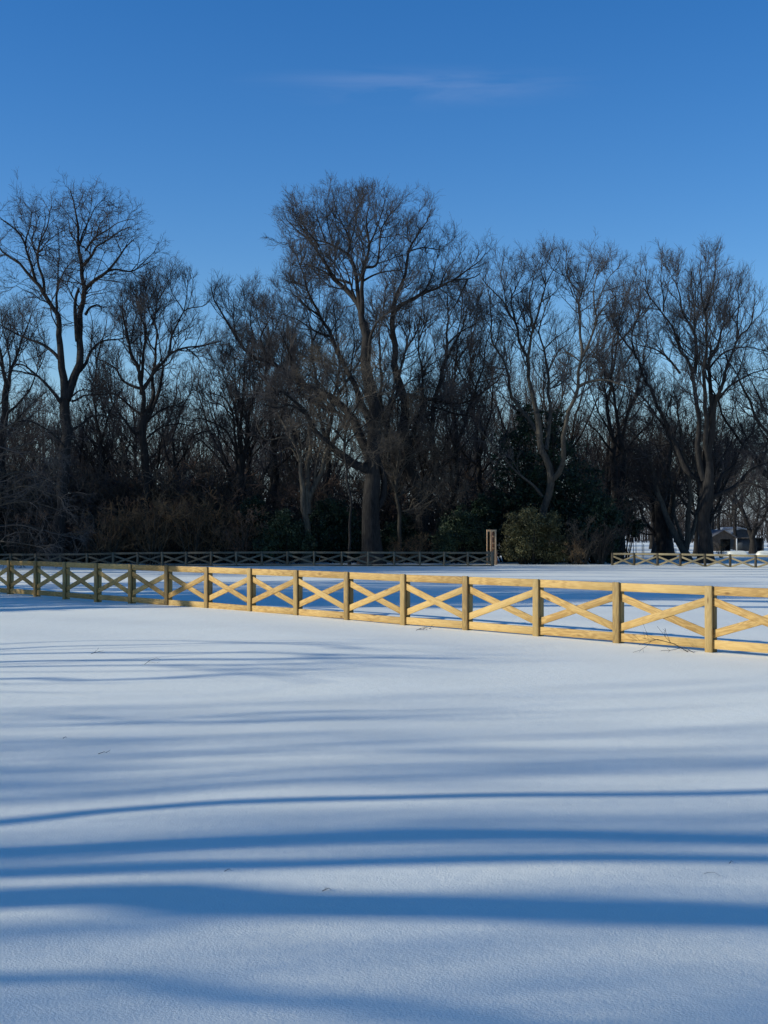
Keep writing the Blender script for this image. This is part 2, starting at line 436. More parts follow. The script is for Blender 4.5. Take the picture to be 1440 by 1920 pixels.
traced_tree('bare_tree', 'tall bare tree at the left with a straight trunk that forks into two high stems', 98, [
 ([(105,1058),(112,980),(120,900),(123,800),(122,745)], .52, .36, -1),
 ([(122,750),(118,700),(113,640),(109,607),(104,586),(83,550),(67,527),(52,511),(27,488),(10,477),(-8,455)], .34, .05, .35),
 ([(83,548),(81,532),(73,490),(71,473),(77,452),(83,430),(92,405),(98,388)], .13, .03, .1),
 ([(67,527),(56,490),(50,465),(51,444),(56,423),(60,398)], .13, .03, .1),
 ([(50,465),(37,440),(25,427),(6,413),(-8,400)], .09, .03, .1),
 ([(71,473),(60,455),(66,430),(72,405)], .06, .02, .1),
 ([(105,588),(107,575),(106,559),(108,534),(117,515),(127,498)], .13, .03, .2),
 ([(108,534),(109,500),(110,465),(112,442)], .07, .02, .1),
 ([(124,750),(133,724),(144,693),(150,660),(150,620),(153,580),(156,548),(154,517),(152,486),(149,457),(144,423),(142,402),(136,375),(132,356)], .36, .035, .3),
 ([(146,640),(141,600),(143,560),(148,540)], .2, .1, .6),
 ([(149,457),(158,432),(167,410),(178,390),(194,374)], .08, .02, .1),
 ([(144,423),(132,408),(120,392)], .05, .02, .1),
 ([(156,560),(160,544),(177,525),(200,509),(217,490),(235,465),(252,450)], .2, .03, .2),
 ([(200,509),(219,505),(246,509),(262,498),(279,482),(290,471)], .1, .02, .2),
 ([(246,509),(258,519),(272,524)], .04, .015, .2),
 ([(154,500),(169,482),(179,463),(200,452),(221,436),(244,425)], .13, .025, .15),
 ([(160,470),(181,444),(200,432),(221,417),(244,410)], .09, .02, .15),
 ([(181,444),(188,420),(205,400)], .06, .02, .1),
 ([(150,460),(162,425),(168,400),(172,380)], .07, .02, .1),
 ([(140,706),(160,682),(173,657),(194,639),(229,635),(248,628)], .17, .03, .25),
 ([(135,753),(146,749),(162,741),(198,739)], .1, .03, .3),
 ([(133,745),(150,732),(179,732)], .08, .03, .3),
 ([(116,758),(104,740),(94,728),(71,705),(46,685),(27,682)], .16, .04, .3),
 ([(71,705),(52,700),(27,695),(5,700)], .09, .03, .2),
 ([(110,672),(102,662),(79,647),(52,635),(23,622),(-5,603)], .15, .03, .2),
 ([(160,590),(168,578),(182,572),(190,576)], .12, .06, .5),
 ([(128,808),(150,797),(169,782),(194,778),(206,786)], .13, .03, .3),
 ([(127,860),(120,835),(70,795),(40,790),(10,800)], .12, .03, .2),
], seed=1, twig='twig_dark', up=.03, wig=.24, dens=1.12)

traced_tree('bare_tree', 'broad bare tree with fanned stems between the tall left tree and the centre', 103, [
 ([(277,1052),(276,960),(274,900),(272,850),(268,800),(268,770)], .42, .28, -1),
 ([(268,775),(271,745),(262,714),(258,689),(247,672),(245,642),(234,605),(228,574),(224,545)], .2, .03, .2),
 ([(266,740),(265,705),(265,688),(270,657),(274,615),(263,588),(259,570),(250,540)], .17, .03, .2),
 ([(268,730),(292,697),(307,678),(317,663),(347,652),(374,649),(399,645),(415,639)], .17, .03, .2),
 ([(347,652),(361,661),(374,676),(384,692)], .06, .02, .2),
 ([(317,663),(322,634),(334,605),(345,584),(357,577),(380,574),(390,566)], .12, .02, .15),
 ([(345,584),(336,570),(324,553),(318,535)], .06, .02, .1),
 ([(345,584),(349,567),(351,545),(352,530)], .05, .02, .1),
 ([(322,634),(340,620),(358,613)], .05, .02, .1),
 ([(276,790),(284,772),(295,740),(305,705),(307,684)], .17, .1, .4),
 ([(270,780),(284,755),(290,697),(291,657),(292,605),(296,563),(292,536),(294,512)], .18, .025, .25),
 ([(296,563),(305,549),(313,536),(317,520),(323,507)], .06, .02, .1),
 ([(245,642),(252,610),(256,585),(240,560)], .07, .02, .1),
 ([(291,657),(278,640),(272,600),(270,560),(272,530)], .07, .02, .1),
 ([(268,800),(254,814),(235,787),(212,762),(206,741),(208,714),(205,690)], .14, .03, .3),
 ([(268,780),(248,766),(219,741),(198,728),(185,712)], .13, .03, .25),
 ([(262,728),(250,724),(229,712),(219,693),(200,680),(178,672)], .13, .03, .25),
 ([(274,790),(300,770),(330,760),(350,748)], .09, .03, .2),
 ([(276,820),(305,800),(335,795),(360,800)], .09, .03, .2),
], seed=2, twig='twig', up=.15, dens=1.15)

traced_tree('bare_tree', 'many stemmed dark bare tree rising between the fan shaped tree and the centre', 106, [
 ([(453,1050),(452,970),(452,920),(451,880),(449,850)], .45, .36, -1),
 ([(446,870),(442,845),(437,780),(432,760),(420,745),(392,737)], .16, .03, .3),
 ([(452,850),(452,820),(454,770),(456,720),(460,682),(465,650)], .16, .03, .2),
 ([(456,850),(462,832),(467,782),(474,745),(475,695),(478,660)], .15, .03, .2),
 ([(458,860),(466,835),(478,812),(495,782),(515,760)], .14, .03, .2),
 ([(446,850),(427,812),(407,797),(380,785),(362,788)], .12, .03, .2),
 ([(446,925),(435,915),(420,875),(402,850),(375,825),(355,818)], .15, .03, .3),
 ([(449,840),(446,810),(442,745),(440,695),(436,665)], .13, .03, .2),
 ([(440,760),(425,720),(412,690),(400,680)], .08, .02, .1),
 ([(455,760),(440,720),(425,690),(418,660)], .07, .02, .1),
 ([(474,745),(490,715),(500,690)], .07, .02, .1),
 ([(437,780),(415,760),(395,755),(378,745)], .07, .02, .1),
], seed=3, twig='twig', up=.18, dens=1.2)

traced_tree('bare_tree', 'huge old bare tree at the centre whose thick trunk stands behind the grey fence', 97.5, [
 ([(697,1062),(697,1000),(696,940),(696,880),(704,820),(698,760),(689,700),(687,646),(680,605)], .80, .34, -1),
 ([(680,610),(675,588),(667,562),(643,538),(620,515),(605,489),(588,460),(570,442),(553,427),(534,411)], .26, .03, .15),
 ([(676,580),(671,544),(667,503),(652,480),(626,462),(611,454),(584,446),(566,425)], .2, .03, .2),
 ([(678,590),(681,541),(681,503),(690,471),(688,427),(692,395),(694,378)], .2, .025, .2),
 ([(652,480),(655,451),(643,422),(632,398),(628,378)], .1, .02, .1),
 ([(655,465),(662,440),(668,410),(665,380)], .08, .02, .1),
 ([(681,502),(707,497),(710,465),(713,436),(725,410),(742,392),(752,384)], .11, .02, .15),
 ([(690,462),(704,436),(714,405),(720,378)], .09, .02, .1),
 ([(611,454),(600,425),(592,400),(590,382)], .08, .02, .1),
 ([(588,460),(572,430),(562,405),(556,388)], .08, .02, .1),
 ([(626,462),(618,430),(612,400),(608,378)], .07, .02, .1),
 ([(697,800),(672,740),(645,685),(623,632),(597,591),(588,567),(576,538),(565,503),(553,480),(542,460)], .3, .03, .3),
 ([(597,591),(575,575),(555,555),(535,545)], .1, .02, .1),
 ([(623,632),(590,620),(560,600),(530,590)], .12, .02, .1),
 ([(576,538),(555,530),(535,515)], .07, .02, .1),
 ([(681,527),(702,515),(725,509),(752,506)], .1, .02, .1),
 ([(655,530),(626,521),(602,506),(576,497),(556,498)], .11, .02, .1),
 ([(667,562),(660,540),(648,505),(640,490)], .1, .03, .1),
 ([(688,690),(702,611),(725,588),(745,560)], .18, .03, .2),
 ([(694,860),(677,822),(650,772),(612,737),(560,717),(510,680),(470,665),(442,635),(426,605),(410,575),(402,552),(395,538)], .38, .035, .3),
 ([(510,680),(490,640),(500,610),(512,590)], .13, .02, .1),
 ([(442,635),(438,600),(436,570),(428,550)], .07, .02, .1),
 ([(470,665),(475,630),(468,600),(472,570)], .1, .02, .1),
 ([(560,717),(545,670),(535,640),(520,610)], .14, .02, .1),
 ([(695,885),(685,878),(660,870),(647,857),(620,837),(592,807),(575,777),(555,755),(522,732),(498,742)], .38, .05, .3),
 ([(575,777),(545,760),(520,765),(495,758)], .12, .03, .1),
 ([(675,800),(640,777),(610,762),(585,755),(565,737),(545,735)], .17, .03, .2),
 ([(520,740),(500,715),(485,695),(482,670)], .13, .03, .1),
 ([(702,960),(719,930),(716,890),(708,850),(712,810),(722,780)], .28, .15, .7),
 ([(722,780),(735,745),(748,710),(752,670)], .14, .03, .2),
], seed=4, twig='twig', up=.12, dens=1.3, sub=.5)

traced_tree('bare_tree', 'big bare tree just right of the centre with long limbs reaching over to the right', 104, [
 ([(792,1052),(792,990),(790,950),(782,915),(769,884),(765,847),(759,784),(757,742)], .62, .34, -1),
 ([(757,745),(742,690),(738,640),(735,602),(748,544),(760,509),(764,471),(774,457),(789,436),(801,413),(808,392)], .34, .025, .25),
 ([(764,471),(795,465),(824,468),(838,458)], .07, .02, .1),
 ([(774,457),(760,445),(748,440)], .05, .015, .1),
 ([(789,436),(780,415),(786,395)], .05, .015, .1),
 ([(797,940),(812,905),(821,888),(815,850),(807,813),(813,763),(823,732),(830,690),(838,640),(842,590),(838,555)], .36, .035, .25),
 ([(742,650),(734,600),(752,572),(772,562),(795,550),(824,538),(847,527),(877,524),(902,512)], .24, .03, .2),
 ([(847,527),(877,506),(900,489),(912,474)], .09, .02, .1),
 ([(795,550),(808,520),(815,500),(820,480)], .09, .02, .1),
 ([(824,538),(838,505),(850,490)], .07, .02, .1),
 ([(877,524),(860,560),(845,590),(836,612)], .08, .02, .1),
 ([(818,880),(855,853),(877,826),(898,803)], .17, .04, .3),
 ([(757,750),(769,740),(794,748),(830,752),(869,755),(902,736),(932,715),(948,692)], .2, .03, .2),
 ([(830,690),(855,640),(870,600),(880,560)], .13, .02, .1),
 ([(835,650),(860,625),(885,610),(905,600)], .1, .02, .1),
 ([(765,840),(780,800),(790,760),(792,700),(785,640),(780,600)], .17, .03, .2),
 ([(785,640),(800,600),(805,570)], .07, .02, .1),
 ([(813,763),(850,775),(880,780),(905,790)], .1, .02, .1),
], seed=5, twig='twig', up=.11, dens=1.2, sub=.45)

traced_tree('bare_tree', 'grey barked bare tree whose trunk rises out of the olive bush', 101, [
 ([(1026,1055),(1023,1000),(1022,963),(1024,938),(1032,905),(1028,876),(1023,856),(1016,837),(1006,775)], .36, .22, -1),
 ([(1008,790),(1004,758),(993,722),(987,673),(976,642),(968,607),(951,580),(924,544),(904,524)], .22, .03, .2),
 ([(988,680),(991,660),(1000,624),(1009,584),(1016,558),(1022,533),(1036,511),(1048,492)], .14, .02, .15),
 ([(1000,624),(993,584),(993,560),(1000,527),(1004,497)], .09, .02, .1),
 ([(966,602),(958,560),(964,544),(978,518),(984,498)], .09, .02, .1),
 ([(951,580),(945,545),(940,515),(942,495)], .06, .02, .1),
 ([(1022,533),(1015,505),(1022,485)], .06, .015, .1),
 ([(1018,842),(1000,800),(978,771),(964,747),(953,711),(944,678),(927,651),(923,616),(918,571),(912,545)], .2, .03, .25),
 ([(1016,930),(1000,912),(967,881),(940,856),(909,821),(895,800)], .13, .03, .3),
 ([(1024,845),(1030,780),(1031,738),(1027,700),(1018,658),(1013,616),(1022,580),(1030,555)], .19, .03, .3),
 ([(1018,658),(1035,640),(1060,622),(1075,610)], .07, .02, .1),
 ([(1027,700),(1045,660),(1065,645),(1080,620)], .08, .02, .1),
 ([(1030,905),(1049,885),(1055,856),(1060,810),(1066,775),(1080,730),(1091,673),(1102,656),(1111,624),(1116,593),(1113,549),(1120,522),(1130,496)], .24, .025, .3),
 ([(1091,670),(1089,616),(1086,576),(1087,549),(1100,516),(1107,490)], .13, .02, .15),
 ([(1113,610),(1127,584),(1147,560),(1172,550)], .08, .02, .1),
 ([(1116,590),(1128,550),(1142,520),(1160,500)], .07, .02, .1),
 ([(1082,727),(1102,716),(1136,713),(1166,722),(1190,730)], .13, .03, .2),
 ([(1087,549),(1070,530),(1060,505),(1062,485)], .07, .02, .1),
 ([(1091,680),(1062,660),(1040,670)], .07, .02, .1),
], bark='bark_brown', seed=6, twig='twig', up=.14, dens=1.12, sub=.4)

traced_tree('bare_tree', 'large bare tree at the right with a straight thick trunk beside the shed', 101.5, [
 ([(1323,1057),(1323,1010),(1323,951),(1326,920),(1327,895),(1329,851),(1333,807),(1334,740)], .56, .28, -1),
 ([(1320,945),(1311,905),(1293,887),(1275,860),(1253,820),(1231,778),(1209,748),(1193,735)], .28, .05, .4),
 ([(1290,885),(1268,840),(1250,800),(1227,740),(1209,715),(1193,673),(1178,644),(1158,620),(1147,597)], .26, .03, .3),
 ([(1193,673),(1185,630),(1190,600),(1182,575)], .1, .02, .1),
 ([(1320,900),(1311,864),(1309,807),(1304,740),(1298,687),(1275,664),(1264,620),(1244,584),(1220,562),(1205,540)], .27, .03, .3),
 ([(1275,700),(1253,673),(1231,655),(1198,647),(1182,640)], .1, .03, .15),
 ([(1244,584),(1243,550),(1240,520),(1241,495)], .08, .02, .1),
 ([(1220,562),(1210,530),(1212,505)], .07, .02, .1),
 ([(1302,700),(1304,671),(1302,627),(1284,589),(1275,560),(1267,533),(1266,505)], .18, .025, .15),
 ([(1302,627),(1303,582),(1298,545),(1295,510)], .1, .02, .1),
 ([(1328,870),(1322,800),(1322,704),(1323,638),(1323,582),(1315,544),(1311,515),(1313,488)], .24, .025, .3),
 ([(1323,582),(1335,540),(1343,508),(1340,485)], .1, .02, .1),
 ([(1334,760),(1333,727),(1331,678),(1342,649),(1355,615),(1364,571),(1368,525)], .19, .025, .15),
 ([(1334,800),(1342,749),(1360,704),(1382,638),(1402,615),(1413,580),(1422,562)], .2, .025, .15),
 ([(1382,638),(1382,604),(1386,570),(1384,542)], .09, .02, .1),
 ([(1355,615),(1375,590),(1395,560),(1402,545)], .08, .02, .1),
 ([(1330,935),(1340,931),(1369,918),(1393,900),(1409,880),(1445,865)], .24, .06, .4),
 ([(1369,918),(1400,905),(1430,915),(1455,920)], .1, .03, .2),
 ([(1326,960),(1342,924),(1353,891),(1382,864),(1395,829),(1409,815),(1430,790)], .2, .04, .3),
 ([(1345,750),(1375,720),(1410,700),(1445,690)], .12, .03, .1),
 ([(1330,690),(1360,660),(1400,650),(1440,660)], .09, .03, .1),
 ([(1332,980),(1350,962),(1375,955),(1395,970)], .09, .03, .1),
], bark='bark', seed=7, twig='twig', up=.18, dens=1.15, sub=.4)

traced_tree('bare_tree', 'low forked bare tree leaning left just behind the yellowish fence', 107, [
 ([(1290,1050),(1285,1035),(1278,1022),(1253,980),(1235,929),(1231,900),(1209,847),(1184,809),(1165,790)], .34, .05, -.25),
 ([(1286,1030),(1289,1015),(1291,962),(1292,895),(1284,851),(1272,790),(1268,740)], .27, .04, .25),
 ([(1289,1020),(1305,975),(1316,930),(1330,880),(1345,840)], .2, .04, .25),
 ([(1283,1026),(1270,980),(1262,930),(1255,880),(1262,820)], .18, .03, .25),
 ([(1231,900),(1215,880),(1195,875),(1170,880)], .1, .02, .1),
 ([(1292,895),(1305,860),(1310,820)], .1, .02, .1),
], bark='bark_brown', seed=8, twig='twig_dark', up=.1, dens=1.1)

traced_tree('bare_tree', 'thick clump of dark trunks in front of the far snow gap at the right', 122, [
 ([(1247,1038),(1244,1000),(1240,940),(1244,895),(1258,847),(1262,800)], .85, .2, -.4),
 ([(1238,1020),(1230,970),(1227,951),(1209,918),(1195,880),(1180,840)], .4, .05, .25),
 ([(1255,1020),(1258,960),(1268,900),(1280,850),(1275,790)], .35, .05, .25),
 ([(1232,1015),(1227,1002),(1209,973),(1182,929),(1142,936),(1120,950)], .2, .04, .2),
 ([(1240,985),(1222,900),(1218,850),(1225,800)], .3, .05, .2),
 ([(1248,980),(1252,920),(1240,860),(1238,800)], .3, .05, .2),
 ([(1209,918),(1180,900),(1150,890)], .12, .03, .1),
 ([(1227,1002),(1205,1000),(1185,985),(1175,975)], .1, .03, .1),
], seed=9, twig='twig_dark', up=.08, dens=1.1)

traced_tree('bare_tree', 'spreading bare tree in front of the low blue grey shed', 150, [
 ([(1412,1040),(1411,1020),(1408,1003),(1400,975),(1375,929),(1350,905)], .40, .06, -.35),
 ([(1410,1010),(1418,975),(1425,940),(1420,900)], .25, .05, .2),
 ([(1412,1005),(1432,970),(1450,930)], .25, .05, .2),
 ([(1400,975),(1390,940),(1395,900),(1405,870)], .2, .04, .1),
 ([(1420,960),(1445,940),(1470,900)], .16, .04, .1),
 ([(1404,990),(1385,985),(1370,975)], .12, .04, .1),
], seed=10, twig='twig_dark', up=.05, dens=1.)

traced_tree('bare_tree', 'pale barked tree forking in a V low down between the green bushes left of centre', 99, [
 ([(573,1050),(573,990),(572,957),(567,905),(560,865),(550,827),(536,800),(520,770)], .36, .05, -.45),
 ([(577,965),(577,907),(576,870),(580,835),(583,780),(580,720)], .3, .04, .4),
 ([(575,950),(582,925),(595,902),(610,860),(618,838),(640,800),(655,760)], .26, .04, .4),
 ([(590,905),(592,870),(600,840),(605,800)], .12, .03, .3),
 ([(550,827),(530,820),(505,825),(485,815)], .1, .03, .1),
 ([(560,865),(545,840),(520,850)], .07, .02, .1),
], bark='bark_pale', twig='twig', seed=12, up=.1, dens=.9)

traced_tree('small_tree', 'small tan twigged tree in front of the lower limbs of the huge old tree', 94.5, [
 ([(655,1050),(657,980),(652,900),(648,840),(645,790)], .10, .07, -.6),
 ([(646,800),(625,760),(600,720),(580,700)], .09, .02, .1),
 ([(646,790),(650,740),(640,690),(632,660)], .08, .02, .1),
 ([(648,800),(670,760),(690,720),(705,690)], .08, .02, .1),
 ([(648,830),(620,800),(590,790),(560,800)], .08, .02, .1),
 ([(650,830),(680,800),(710,780),(730,760)], .08, .02, .1),
 ([(652,880),(680,850),(710,850),(735,840)], .07, .02, .1),
 ([(650,870),(620,850),(590,845)], .06, .02, .1),
 ([(640,740),(615,700),(600,670)], .06, .02, .1),
], bark='bark', twig='twig_brown', seed=13, up=.04, dens=1.25, wig=.26)

traced_tree('small_tree', 'dense brown twigged tree filling the gap right of the thick central trunk', 100, [
 ([(748,1050),(748,980),(745,930),(742,890)], .18, .12, -.5),
 ([(744,905),(760,870),(790,840),(815,830)], .09, .02, .1),
 ([(743,895),(750,850),(765,800),(770,760)], .09, .02, .1),
 ([(742,895),(725,860),(715,820)], .07, .02, .1),
 ([(746,930),(780,910),(820,880),(850,870)], .08, .02, .1),
 ([(748,960),(790,950),(830,930),(870,920)], .08, .02, .1),
 ([(747,940),(720,920),(700,915)], .06, .02, .1),
], bark='bark_brown', twig='twig_brown', seed=14, up=.05, dens=1.2, wig=.24)

traced_tree('small_tree', 'low spreading tree with pale drooping twigs at the left edge', 84, [
 ([(-70,1072),(-66,1020),(-60,960),(-50,900),(-40,850)], .3, .12, -.4),
 ([(-50,900),(-10,860),(30,840),(75,830),(115,850)], .11, .02, .1),
 ([(-58,950),(-10,905),(30,885),(70,890),(105,905)], .1, .02, .1),
 ([(-62,980),(-10,950),(40,940),(90,950),(140,965)], .1, .02, .1),
 ([(-64,1000),(0,985),(50,985),(100,1000),(150,1010)], .09, .02, .1),
 ([(-60,960),(0,925),(50,912),(90,925),(125,935)], .09, .02, .1),
 ([(-45,870),(-10,820),(25,795),(55,775),(85,770)], .1, .02, .1),
 ([(-66,1010),(0,1015),(50,1020),(90,1030)], .07, .02, .1),
 ([(-40,850),(-20,790),(0,760),(20,730)], .09, .02, .1),
], bark='bark_brown', twig='twig_pale', seed=15, up=-.06, dens=.75, wig=.2)

traced_tree('bare_tree', 'dark bare tree cut by the left edge of the photo behind the tall forked one', 106, [
 ([(-2,1052),(0,950),(3,850),(8,770),(14,715)], .5, .25, -1),
 ([(13,725),(26,680),(40,640),(52,610),(62,585)], .17, .03, .1),
 ([(13,725),(5,680),(-5,630),(-10,580)], .18, .03, .1),
 ([(5,830),(30,790),(55,760),(80,740)], .14, .03, .1),
 ([(12,740),(20,690),(15,640),(20,600)], .14, .03, .1),
 ([(3,850),(-20,800),(-50,760)], .14, .03, .1),
 ([(8,780),(45,745),(70,700),(85,660)], .12, .03, .1),
], seed=16, twig='twig', up=.2, dens=1.15)
traced_tree('bare_tree', 'slim bare tree standing just right of the tall forked tree', 109, [
 ([(195,1050),(194,950),(192,880),(190,820)], .25, .16, -1),
 ([(190,830),(180,780),(175,730),(180,680),(176,640)], .12, .025, .1),
 ([(190,825),(205,780),(215,740),(212,690)], .12, .025, .1),
 ([(191,850),(165,820),(150,790)], .08, .02, .1),
 ([(192,870),(220,840),(235,815)], .08, .02, .1),
 ([(180,680),(192,640),(200,600)], .08, .02, .1),
], seed=17, twig='twig', up=.2, dens=1.2)
traced_tree('bare_tree', 'slender bare tree with low arching branches right of the fan shaped tree', 110, [
 ([(335,1050),(333,960),(330,900),(328,860)], .26, .16, -1),
 ([(329,880),(345,850),(362,820),(390,808),(420,812)], .12, .025, .1),
 ([(328,865),(325,820),(335,780),(340,740)], .12, .025, .1),
 ([(329,880),(312,850),(305,810),(310,780)], .1, .025, .1),
 ([(332,900),(352,880),(380,850),(395,840)], .1, .02, .1),
 ([(335,780),(355,740),(362,715)], .08, .02, .1),
], seed=18, twig='twig', up=.14, dens=1.2)
traced_tree('bare_tree', 'bare tree half hidden behind the huge central one on its left side', 112, [
 ([(520,1050),(518,950),(515,880),(513,820)], .35, .22, -1),
 ([(513,830),(505,770),(500,710),(505,650),(510,600),(505,560)], .17, .025, .1),
 ([(514,840),(530,780),(545,720),(550,650),(560,600)], .16, .025, .1),
 ([(515,860),(490,820),(470,790)], .1, .02, .1),
 ([(505,650),(485,610),(480,580)], .08, .02, .1),
 ([(516,880),(550,850),(575,820)], .1, .02, .1),
], seed=19, twig='twig', up=.2, dens=1.3)
traced_tree('bare_tree', 'bare tree filling the gap between the huge trunk and its long left limbs', 108, [
 ([(610,1050),(612,950),(615,880),(612,820)], .34, .22, -1),
 ([(612,830),(600,770),(590,700),(585,640),(575,590),(560,560)], .17, .025, .1),
 ([(612,830),(625,760),(635,690),(632,620),(625,570)], .17, .025, .1),
 ([(600,770),(570,720),(545,680),(530,640)], .12, .025, .1),
 ([(625,760),(655,700),(665,650),(660,610)], .12, .025, .1),
 ([(613,860),(580,820),(560,790)], .12, .025, .1),
 ([(585,640),(610,600),(612,560)], .09, .02, .1),
], seed=22, twig='twig', up=.14, dens=1.1)
traced_tree('bare_tree', 'bare tree whose fine crown shows between the two tallest central trees', 110, [
 ([(722,1050),(724,950),(726,880),(724,800)], .34, .22, -1),
 ([(724,810),(715,740),(712,670),(715,610),(720,560),(724,520)], .17, .025, .1),
 ([(724,810),(740,740),(755,680),(775,630),(790,590),(795,540)], .17, .025, .1),
 ([(724,820),(700,780),(690,740)], .12, .025, .1),
 ([(755,680),(765,630),(770,580)], .1, .02, .1),
 ([(726,850),(760,800),(790,770),(810,730)], .12, .025, .1),
], seed=23, twig='twig', up=.14, dens=1.1)
traced_tree('bare_tree', 'bare tree whose twigs fill the space right of the big limbed tree', 109, [
 ([(850,1050),(852,950),(855,880),(856,820)], .32, .2, -1),
 ([(856,830),(850,760),(852,690),(860,630),(865,570),(862,530)], .16, .025, .1),
 ([(856,830),(880,770),(900,700),(915,640),(925,600)], .15, .025, .1),
 ([(856,840),(835,790),(825,740)], .1, .025, .1),
 ([(852,690),(880,640),(895,590),(900,550)], .1, .02, .1),
], seed=24, twig='twig', up=.14, dens=1.1)
traced_tree('bare_tree', 'bare tree behind the right hand pair filling the sky between their crowns', 113, [
 ([(1162,1050),(1164,950),(1167,880),(1165,820)], .34, .22, -1),
 ([(1165,830),(1152,760),(1150,690),(1157,620),(1152,570),(1157,530)], .17, .025, .1),
 ([(1165,830),(1182,760),(1202,700),(1212,640),(1210,580)], .16, .025, .1),
 ([(1167,850),(1137,800),(1117,760),(1102,700)], .12, .025, .1),
 ([(1167,850),(1202,810),(1227,780),(1237,730)], .12, .025, .1),
], seed=25, twig='twig', up=.16, dens=1.1)
traced_tree('bare_tree', 'bare tree at the right edge with only part of its crown in view', 114, [
 ([(1455,1050),(1454,950),(1452,880),(1455,820)], .34, .22, -1),
 ([(1455,830),(1445,760),(1448,690),(1455,620),(1465,580)], .17, .025, .1),
 ([(1455,830),(1475,770),(1495,700),(1500,640)], .16, .025, .1),
 ([(1454,850),(1425,800),(1420,750)], .12, .025, .1),
 ([(1454,850),(1490,810),(1520,790)], .12, .025, .1),
], seed=26, twig='twig', up=.16, dens=1.1)
traced_tree('bare_tree', 'bare tree between the big limbed tree and the grey barked tree', 112, [
 ([(905,1050),(903,960),(900,900),(898,850)], .32, .2, -1),
 ([(898,860),(890,800),(885,740),(880,680),(885,620),(882,580)], .16, .025, .1),
 ([(899,860),(912,800),(925,740),(922,680)], .14, .025, .1),
 ([(900,880),(870,850),(850,820),(840,790)], .12, .025, .1),
 ([(900,890),(935,850),(955,820)], .1, .02, .1),
 ([(885,740),(865,700),(860,650)], .1, .02, .1),
], seed=20, twig='twig', up=.18, dens=1.25)
traced_tree('bare_tree', 'bare tree between the grey barked tree and the large right hand tree', 116, [
 ([(1150,1050),(1150,950),(1152,880),(1150,820)], .4, .25, -1),
 ([(1150,830),(1140,770),(1145,710),(1150,650),(1160,600),(1170,560)], .2, .025, .1),
 ([(1150,830),(1175,780),(1195,730),(1200,680)], .17, .025, .1),
 ([(1150,850),(1120,810),(1095,790)], .14, .025, .1),
 ([(1151,860),(1185,840),(1215,820)], .12, .025, .1),
 ([(1145,710),(1120,670),(1125,630),(1135,600)], .12, .025, .1),
 ([(1150,650),(1180,620),(1200,580),(1195,540)], .1, .025, .1),
], seed=21, twig='twig', up=.2, dens=1.2)

# shared prototypes for the woods behind
BG = 'bare trees of the woods behind the far fence'
protos = []
for k, (h, r, ns, sp, fk, sd) in enumerate([(17, .3, 4, .55, .2, 31), (19, .34, 5, .45, .18, 32), (15, .28, 4, .7, .2, 33), (20, .36, 4, .5, .3, 34)]):
    rng = np.random.default_rng(sd)
    t, c = grow(rng, auto_limbs(rng, h, r, ns, sp, fk), 'wood_tree', sub=.12, dens=.8, rmin=.013, L4=False)
    protos.append((t, c, 'twig' if k % 2 else 'twig_dark'))
rb = random.Random(3)
def far_tree(x, y, s, rz, k):
    t, c, tw = protos[k]
    root = empty('bare_tree', (x, y, gz(x, y)), rz); root.scale = (s, s, s)
    tag(root, 'dark bare tree crowded among others in the woods behind the front row of trees', 'tree', BG)
    link('trunk', t, root, M['bark']); link('crown', c, root, M[tw])
for row, (d0, n, jit) in enumerate([(122, 11, 4), (140, 13, 6), (166, 15, 9), (204, 18, 14), (258, 22, 22)]):
    for i in range(n):
        px = -60 + (1560)*(i+.5+rb.uniform(-.35, .35))/n
        d = d0+rb.uniform(-jit, jit)
        if row < 2 and (1165 < px < 1240 or px > 1345): continue
        if row == 2 and (1330 < px < 1450): d += 40
        s = rb.uniform(.78, 1.06)*(1.0 if row < 3 else 1.12)
        if 330 < px < 400: s *= .85
        far_tree(px_x(px, d), d, s, rb.uniform(0, 6.28), (i+row) % 4)

# trees outside the frame on the left: they throw the long shadows
SH = 'trees left of the view that shade the field'
def side_tree(x, y, h, r, seed, nstem=4, spread=.5, fork=.22, dens=.9, twig='twig', L4=False):
    auto_tree('bare_tree', 'bare tree standing outside the photo to the left of the field', x, y, h, r, seed, nstem=nstem, spread=spread, fork=fork, group=SH, dens=dens, L4=L4, twig=twig)
